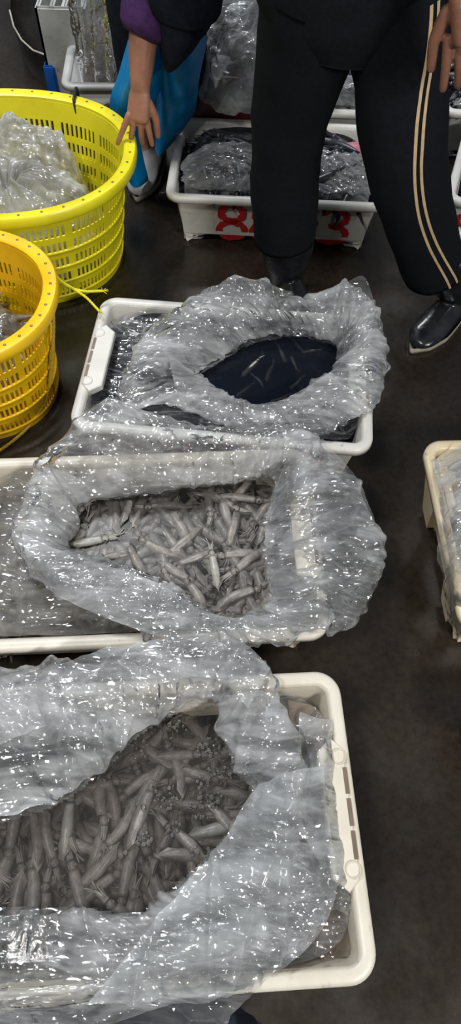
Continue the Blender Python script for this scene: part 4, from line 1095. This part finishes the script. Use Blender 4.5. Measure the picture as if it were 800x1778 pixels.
# pelvis / seat joining both legs
pc = [((hipL+hipR)/2+np.array([0, .0, z]), rx, ry) for z, rx, ry in ((-.10, .10, .095), (-.05, .165, .115), (.02, .19, .125), (.10, .185, .12), (.2, .17, .12))]
Lp, _, _ = limb([(s[0]-RO, s[1], s[2]) for s in pc], 40, 5, .004)
V2, F2 = loft(list(Lp), True, True); V, Fc = join([(V, Fc), (V2, F2)])
tr = mk('trousers', V, Fc, M['cloth'], root); tr['label'] = 'black track trousers'
# gold stripes following the outer side of the image-right leg
n = 40
def stripe(L, P, frac, wid, k0=0, k1=58):
    Vv = []; 
    for i in range(k0, k1):
        ring = np.array(L[i]); c = P[i]
        u = frac(i)*n; a = u-wid/2; 
        for q in (a, a+wid):
            j = int(math.floor(q)) % n; f_ = q-math.floor(q); p = ring[j]*(1-f_)+ring[(j+1) % n]*f_
            Vv.append(p+(p-c)/np.linalg.norm(p-c)*.0015)
    m_ = k1-k0
    return Vv, [(2*i, 2*i+1, 2*i+3, 2*i+2) for i in range(m_-1)]
# which ring index faces camera-right: find by projecting
def best_u(L, P, px_of_row):
    us = []
    for i in range(len(P)):
        ring = np.array(L[i])+RO
        d = ring-CP; dep = d@_f; X = 400+F_PX*(d@R_)/dep; Yp = 889-F_PX*(d@U_)/dep
        c = P[i]+RO-CP; yc = 889-F_PX*(c@U_)/(c@_f)
        vis = [(k, X[k]) for k in range(n) if (ring[k]-(P[i]+RO))@(CP-(P[i]+RO)) > 0]
        tx = px_of_row(yc); vis.sort(key=lambda t: abs(t[1]-tx))
        k = vis[0][0]
        # refine linear between neighbours
        bestq = k
        for q in np.linspace(k-1, k+1, 21):
            j = int(math.floor(q)) % n; f_ = q-math.floor(q); x_ = X[j]*(1-f_)+X[(j+1) % n]*f_
            jb = int(math.floor(bestq)) % n; fb = bestq-math.floor(bestq); xb = X[jb]*(1-fb)+X[(jb+1) % n]*fb
            if abs(x_-tx) < abs(xb-tx): bestq = q
        us.append(bestq)
    us = np.unwrap(np.array(us)*2*PI/n)*n/(2*PI)
    return np.convolve(np.pad(us, 3, 'edge'), np.ones(7)/7, 'valid')/n
for off_ in (0, 12):
    prof_ = lambda y, o_=off_: np.interp(y, [-60, 50, 130, 200, 270, 330, 400, 465], [752, 746, 733, 722, 718, 728, 752, 782])+o_
    u = best_u(L_r, P_r, prof_)
    V, Fc = stripe(L_r, P_r, lambda i: u[i], .45); o = mk('stripe', V, Fc, M['gold'], tr); o['label'] = 'gold piping stripe'
# jacket above trousers
js = [((hip+np.array([0, 0, z])), rx, ry) for z, rx, ry in ((-.02, .205, .14), (.1, .20, .135), (.3, .21, .135), (.46, .20, .12), (.53, .09, .08))]
Lp, _, _ = limb([(s[0]-RO, s[1], s[2]) for s in js], 40, 6, .008)
V, Fc = loft(list(Lp), False, False)
shL = sh-RO
for sg, el, wr_ in ((1, sh+[.27, -.04, -.27], hand0+[-.005, .02, .13]), (-1, sh+[-.28, .03, -.22], sh+[-.18, -.12, -.17])):
    v_, f_ = tube(catmull([shL+[sg*.12, 0, 0], shL+[sg*.20, 0, -.03], el-RO, wr_-RO], 24), np.linspace(.072, .045, 24), 20, False); V, Fc = join([(V, Fc), (v_, f_)])
mk('jacket', V, Fc, M['cloth'], root)
# hand
def hand(parent, off, wrist, palm_dir, side_dir, mat, scale=1.0, curl=(.3, .35, .4, .45), spread=.12, thumb_side=1, thumb_open=.6, lens=(.072, .080, .075, .060), name='hand', arm=()):
    f = np.array(palm_dir, float); f /= np.linalg.norm(f); s = np.array(side_dir, float); s -= f*np.dot(s, f); s /= np.linalg.norm(s); nrm = np.cross(f, s)
    w_ = np.array(wrist)-off
    vs = [(*(w_-f*.05*scale), .027*scale, .024*scale), (*w_, .027*scale, .020*scale), (*(w_+f*.03*scale), .034*scale, .018*scale), (*(w_+f*.072*scale), .037*scale, .015*scale)]
    vs = [(*(np.array(p)-off), r) for p, r in arm]+(vs[1:] if arm else vs)
    parts = [skin_body(name, vs, [(i, i+1) for i in range(len(vs)-1)], mat, parent, 2, len(vs)-2)]
    for k in range(4):
        b = w_+f*.068*scale+s*(.027-.018*k)*scale*1.0
        d = f*1.0+s*(spread*(1.5-k)); d /= np.linalg.norm(d)
        P = [b-d*.02*scale, b]; dd = d.copy(); ln = lens[k]*scale; c_ = curl[k]
        for seg in (.45, .32, .23):
            dd = dd*math.cos(c_*.7)+nrm*math.sin(c_*.7); dd /= np.linalg.norm(dd); P.append(P[-1]+dd*ln*seg)
        rs = [.0095, .0092, .0084, .0076, .0066]
        vs = [(*p, r*scale) for p, r in zip(P, rs)]
        parts.append(skin_body('finger', vs, [(i, i+1) for i in range(4)], mat, parent, 2, 0))
        nl = P[-1]-nrm*.006*scale; 
    b = w_+f*.018*scale+s*.022*scale*thumb_side
    d = f*.8+s*thumb_side*thumb_open+nrm*.25; d /= np.linalg.norm(d); d2 = f*1.0+s*thumb_side*thumb_open*.35+nrm*.25; d2 /= np.linalg.norm(d2)
    P = [b-d*.01*scale, b+d*.025*scale, b+d*.045*scale, b+d*.045*scale+d2*.03*scale, b+d*.045*scale+d2*.05*scale]
    parts.append(skin_body('thumb', [(*p, r*scale) for p, r in zip(P, [.012, .0125, .0105, .0095, .0078])], [(i, i+1) for i in range(4)], mat, parent, 2, 0))
    # weld into one continuous hand
    bm = bmesh.new()
    for q in parts: bm.from_mesh(q.data)
    me = bpy.data.meshes.new(name); bm.to_mesh(me); bm.free()
    for q in parts: bpy.data.objects.remove(q)
    o = bpy.data.objects.new(name, me); C.objects.link(o); o.parent = parent
    md = o.modifiers.new('Remesh', 'REMESH'); md.mode = 'VOXEL'; md.voxel_size = .0022; md.use_smooth_shade = True
    sm = o.modifiers.new('Smooth', 'SMOOTH'); sm.iterations = 4
    dg = bpy.context.evaluated_depsgraph_get(); m2 = bpy.data.meshes.new_from_object(o.evaluated_get(dg)); bpy.data.objects.remove(o)
    m2.materials.clear(); m2.materials.append(mat); m2.polygons.foreach_set('use_smooth', [True]*len(m2.polygons))
    o = bpy.data.objects.new(name, m2); C.objects.link(o); o.parent = parent
    return o
hd_ = hand(root, RO, hand0, pt(806, 60, 1.21)-hand0, (-1, 0, .1), M['skin2'], 1.0, curl=(.2, .3, .35, .4), thumb_side=1, thumb_open=.5)
# boots
def boot(center, toe_dir, shaft_top, label, parent, off, tilt=0):
    d = np.array([toe_dir[0], toe_dir[1], 0.0]); d /= np.linalg.norm(d); s = np.array([-d[1], d[0], 0])
    c = np.array(center, float)-off; Z = np.array([0, 0, 1.0])
    # foot: cross sections heel -> toe
    secs = [(-.085, .018, .070, .02), (-.07, .036, .095, .0), (-.03, .040, .100, 0), (.02, .040, .098, 0), (.07, .045, .082, 0), (.12, .048, .062, 0), (.16, .043, .050, 0), (.185, .028, .038, 0), (.195, .010, .022, 0)]
    L = []
    A = catmull(np.array([q[:3] for q in secs]), 30)
    for x, wd, ht in A:
        wd = max(wd, .004); ht = max(ht, .012)
        ring = []
        for a in np.linspace(0, 2*PI, 28, False):
            u = math.cos(a); v = math.sin(a)
            yy = wd*np.sign(u)*abs(u)**.75; zz = .018+(ht-.018)*(.5+.5*np.sign(v)*abs(v)**.8)
            if v > 0: yy *= (1-.35*v)
            ring.append(c+d*x+s*yy+Z*zz)
        L.append(ring)
    foot = loft(L, True, True)
    t = np.array(shaft_top)-off
    b0 = c+d*(-.035)+Z*.05
    Ls, _, _ = limb([(b0, .046, .050), (b0*.75+t*.25, .060, .062), (b0*.45+t*.55, .070, .070), (t, .070, .070)], 28, 9, .003, fr=8)
    sh_ = loft(list(Ls), True, True)
    o = mk('boot', *join([foot, sh_]), None, parent)
    md = o.modifiers.new('Remesh', 'REMESH'); md.mode = 'VOXEL'; md.voxel_size = .004; md.use_smooth_shade = True
    sm = o.modifiers.new('Smooth', 'SMOOTH'); sm.iterations = 8
    bpy.context.view_layer.update()
    dg = bpy.context.evaluated_depsgraph_get(); m2 = bpy.data.meshes.new_from_object(o.evaluated_get(dg)); bpy.data.objects.remove(o)
    m2.materials.clear(); m2.materials.append(M['bootm']); m2.polygons.foreach_set('use_smooth', [True]*len(m2.polygons))
    o = bpy.data.objects.new('boot', m2); C.objects.link(o); o.parent = parent
    if label: o['label'] = label
    # sole
    S_ = []
    for z, k in ((.0, .96), (.003, 1.03), (.016, 1.06), (.019, 1.0)):
        r_ = []
        for q in range(40):
            a = 2*PI*q/40
            x = .055+.145*math.cos(a); wd = np.interp(x, [-.09, -.06, 0, .1, .16, .2], [.02, .036, .038, .048, .040, .01])
            r_.append(c+d*(.055+.145*k*math.cos(a))+s*(wd*k*np.sign(math.sin(a))*abs(math.sin(a))**.6)+Z*z)
        S_.append(r_)
    mk('sole', *loft(S_, True, True), M['sole'], o)
    return o
M['bootm'] = principled('wet_black_rubber', (.010, .011, .014), (.016, .018, .022), 30, .18, rough2=.38, bump=.12, bscale=40, spec=.6)
boot((.150, 1.545, 0), (.30, -1), lsec[0][0]+np.array([0.01, .0, .06]), 'black rubber boot, toe partly behind the bag', root, RO)
boot((.618, 1.50, 0), (-.66, -.75), rsec[0][0]+np.array([0.01, 0, .06]), 'wet black rubber boot, toe pointing left', root, RO)

# person 2 -- purple sleeve, dark vest, blue apron, reaching down to the basket
YA = 1.98
root = empty('person', (-.22, 2.15, 0)); tag(root, 'person bending over the yellow basket in purple sleeves, navy vest and long blue apron', 'person'); RO = np.array(root.location)
wr = atY(243, 160, 1.80); el = atY(256, 30, 1.86); shd = atY(300, -160, 1.98)
print('arm', wr, el, shd)
waist = np.array([-.25, 2.14, .92]); chest = np.array([-.20, 1.92, 1.16])
vb = [(*waist, .13, .10), (*(waist*.5+chest*.5), .14, .11), (*chest, .15, .10), (*(chest+[-.02, -.10, .10]), .05), (*(chest+[-.03, -.20, .15]), .08), (*(chest+[-.03, -.27, .17]), .07),
      (*(waist+[-.09, 0, -.1]), .085), (-.31, 2.12, .47, .05), (-.30, 2.16, .09, .03), (-.30, 2.08, .035, .02),
      (*(waist+[.09, 0, -.1]), .085), (-.17, 2.14, .47, .05), (-.16, 2.20, .09, .03), (-.16, 2.12, .035, .02),
      (*shd, .05), (*el, .036), (*wr, .024),
      (*(chest+[.17, .0, .0]), .05), (*(chest+[.24, .04, -.14]), .04), (*(chest+[.12, -.14, -.08]), .03)]
eb = [(0, 1), (1, 2), (2, 3), (3, 4), (4, 5), (0, 6), (6, 7), (7, 8), (8, 9), (0, 10), (10, 11), (11, 12), (12, 13), (2, 14), (14, 15), (15, 16), (2, 17), (17, 18), (18, 19)]
vb = [(v[0]-RO[0], v[1]-RO[1], *v[2:]) for v in vb]
skin_body('body', vb, eb, M['skin'], root)
hc = chest+np.array([-.03, -.24, .17])-RO
mk('hair', *sphere((hc[0], hc[1]+.02, hc[2]+.035), .098, 24, 14, (.9, 1, 1)), M['hair'], root)
# sleeve (purple)
cuff = atY(248, 62, 1.845)
P = catmull([shd+np.array([.03, .0, .02])-RO, (shd*.5+el*.5)-RO, el-RO, cuff-RO], 40)
rr_ = np.interp(np.linspace(0, 1, 40), [0, .4, .8, .92, 1], [.085, .072, .062, .056, .050])
V, Fc = tube(P, rr_, 28, False); V = np.array(V); V += Fold(9, 9, 2, .5)(V)[:, None]*.006
mk('sleeve', V, Fc, M['purple'], root)
# forearm thickened, seen bare
tip = atY(220, 212, 1.76)
hand(root, RO, wr, atY(238, 215, 1.775)-wr, (-1, 0, 0), M['skin'], 1.0, curl=(.15, .45, .5, .2), spread=.22, thumb_side=-1, thumb_open=.55, arm=((el, .038), (cuff, .040), (cuff*.5+wr*.5, .034), (wr*.85+cuff*.15, .027)))
# vest
vs_ = [(atY(292, 112, 1.86), .016, .04), (atY(298, 95, 1.86), .030, .06), (atY(310, 50, 1.86), .056, .09), (atY(322, 0, 1.87), .080, .11), (atY(322, -50, 1.87), .11, .12), (np.array([-.12, 1.92, .92]), .16, .15), (chest+np.array([0, 0, .03]), .17, .12), (chest+np.array([0, -.06, .11]), .08, .07)]
Lp, _, _ = limb([(s[0]-RO, s[1], s[2]) for s in vs_], 48, 12, .012)
mk('vest', *loft(list(Lp), True, False), M['jacket'], root)
tl = []
for x_, y_ in ((-.30, 2.14), (-.165, 2.18)):
    q_, _, _ = limb([(np.array([x_, y_, .26])-RO, .060, .065), (np.array([x_, y_-.02, .5])-RO, .068, .075), (np.array([x_*.6+waist[0]*.4, y_, .80])-RO, .085, .09), (waist-RO+[(x_-waist[0])*.5, 0, .02], .09, .10)], 30, 13, .005); tl.append(loft(list(q_), True, True))
mk('trousers', *join(tl), M['jacket'], root)
# blue apron: two hanging lobes, creased thick sheet
def sheet(rows, n_u, n_v, seed, amp, f0, off, th=.0015):
    A = np.array(rows); r_ = np.array([catmull(r, n_v) for r in A]); P = np.array([catmull(r_[:, j], n_u) for j in range(n_v)]).transpose(1, 0, 2)
    d = Fold(seed, f0, 3, .5)(P.reshape(-1, 3)*[1, 1, .35]).reshape(n_u, n_v)*amp
    P[:, :, 1] += d
    P2 = P+np.array([0, th, 0]); V = np.vstack([P.reshape(-1, 3), P2.reshape(-1, 3)])-off
    k = n_u*n_v; Fc = grid_faces(n_u, n_v)+[tuple(reversed(f)) for f in grid_faces(n_u, n_v, off=k)]
    return V, Fc
rowsR = [[atY(272, 60, 2.02), atY(300, 60, 1.94), atY(330, 60, 1.94), atY(362, 60, 2.02)], [atY(270, 130, 2.02), atY(300, 130, 1.94), atY(325, 130, 1.94), atY(347, 130, 2.0)], [atY(272, 200, 2.04), atY(292, 200, 1.98), atY(315, 200, 1.98), atY(335, 200, 2.03)], [atY(268, 262, 2.07), atY(276, 268, 2.04), atY(284, 262, 2.04), atY(298, 248, 2.06)]]
mk('apron', *sheet(rowsR, 50, 50, 4, .022, 8, RO), M['blue'], root)['label'] = 'right panel of the blue apron'
rowsL = [[atY(222, 70, 2.0), atY(240, 70, 1.93), atY(262, 70, 1.94), atY(290, 80, 2.0)], [atY(205, 130, 1.99), atY(225, 130, 1.92), atY(245, 135, 1.93), atY(285, 140, 1.99)], [atY(190, 180, 1.99), atY(212, 185, 1.93), atY(235, 190, 1.94), atY(268, 180, 2.0)], [atY(200, 240, 2.0), atY(215, 245, 1.97), atY(232, 245, 1.98), atY(243, 230, 2.02)], [atY(218, 300, 2.0), atY(228, 318, 1.99), atY(240, 322, 1.99), atY(258, 312, 2.02)]]
mk('apron', *sheet(rowsL, 60, 50, 5, .022, 8, RO), M['blue'], root)['label'] = 'left panel of the blue apron'
# pale boots
M['bootm'] = principled('pale_rubber', (.42, .41, .40), (.32, .31, .30), 20, .4)
boot((-.285, 2.17, 0), (-.2, -1), (-.285, 2.16, .36), 'pale grey rubber boot', root, RO)
M['bootm'] = principled('pale_rubber', (.42, .41, .40), (.32, .31, .30), 20, .4)
boot((-.16, 2.22, 0), (.2, -1), (-.16, 2.21, .36), 'pale grey rubber boot', root, RO)
bpy.context.view_layer.update()
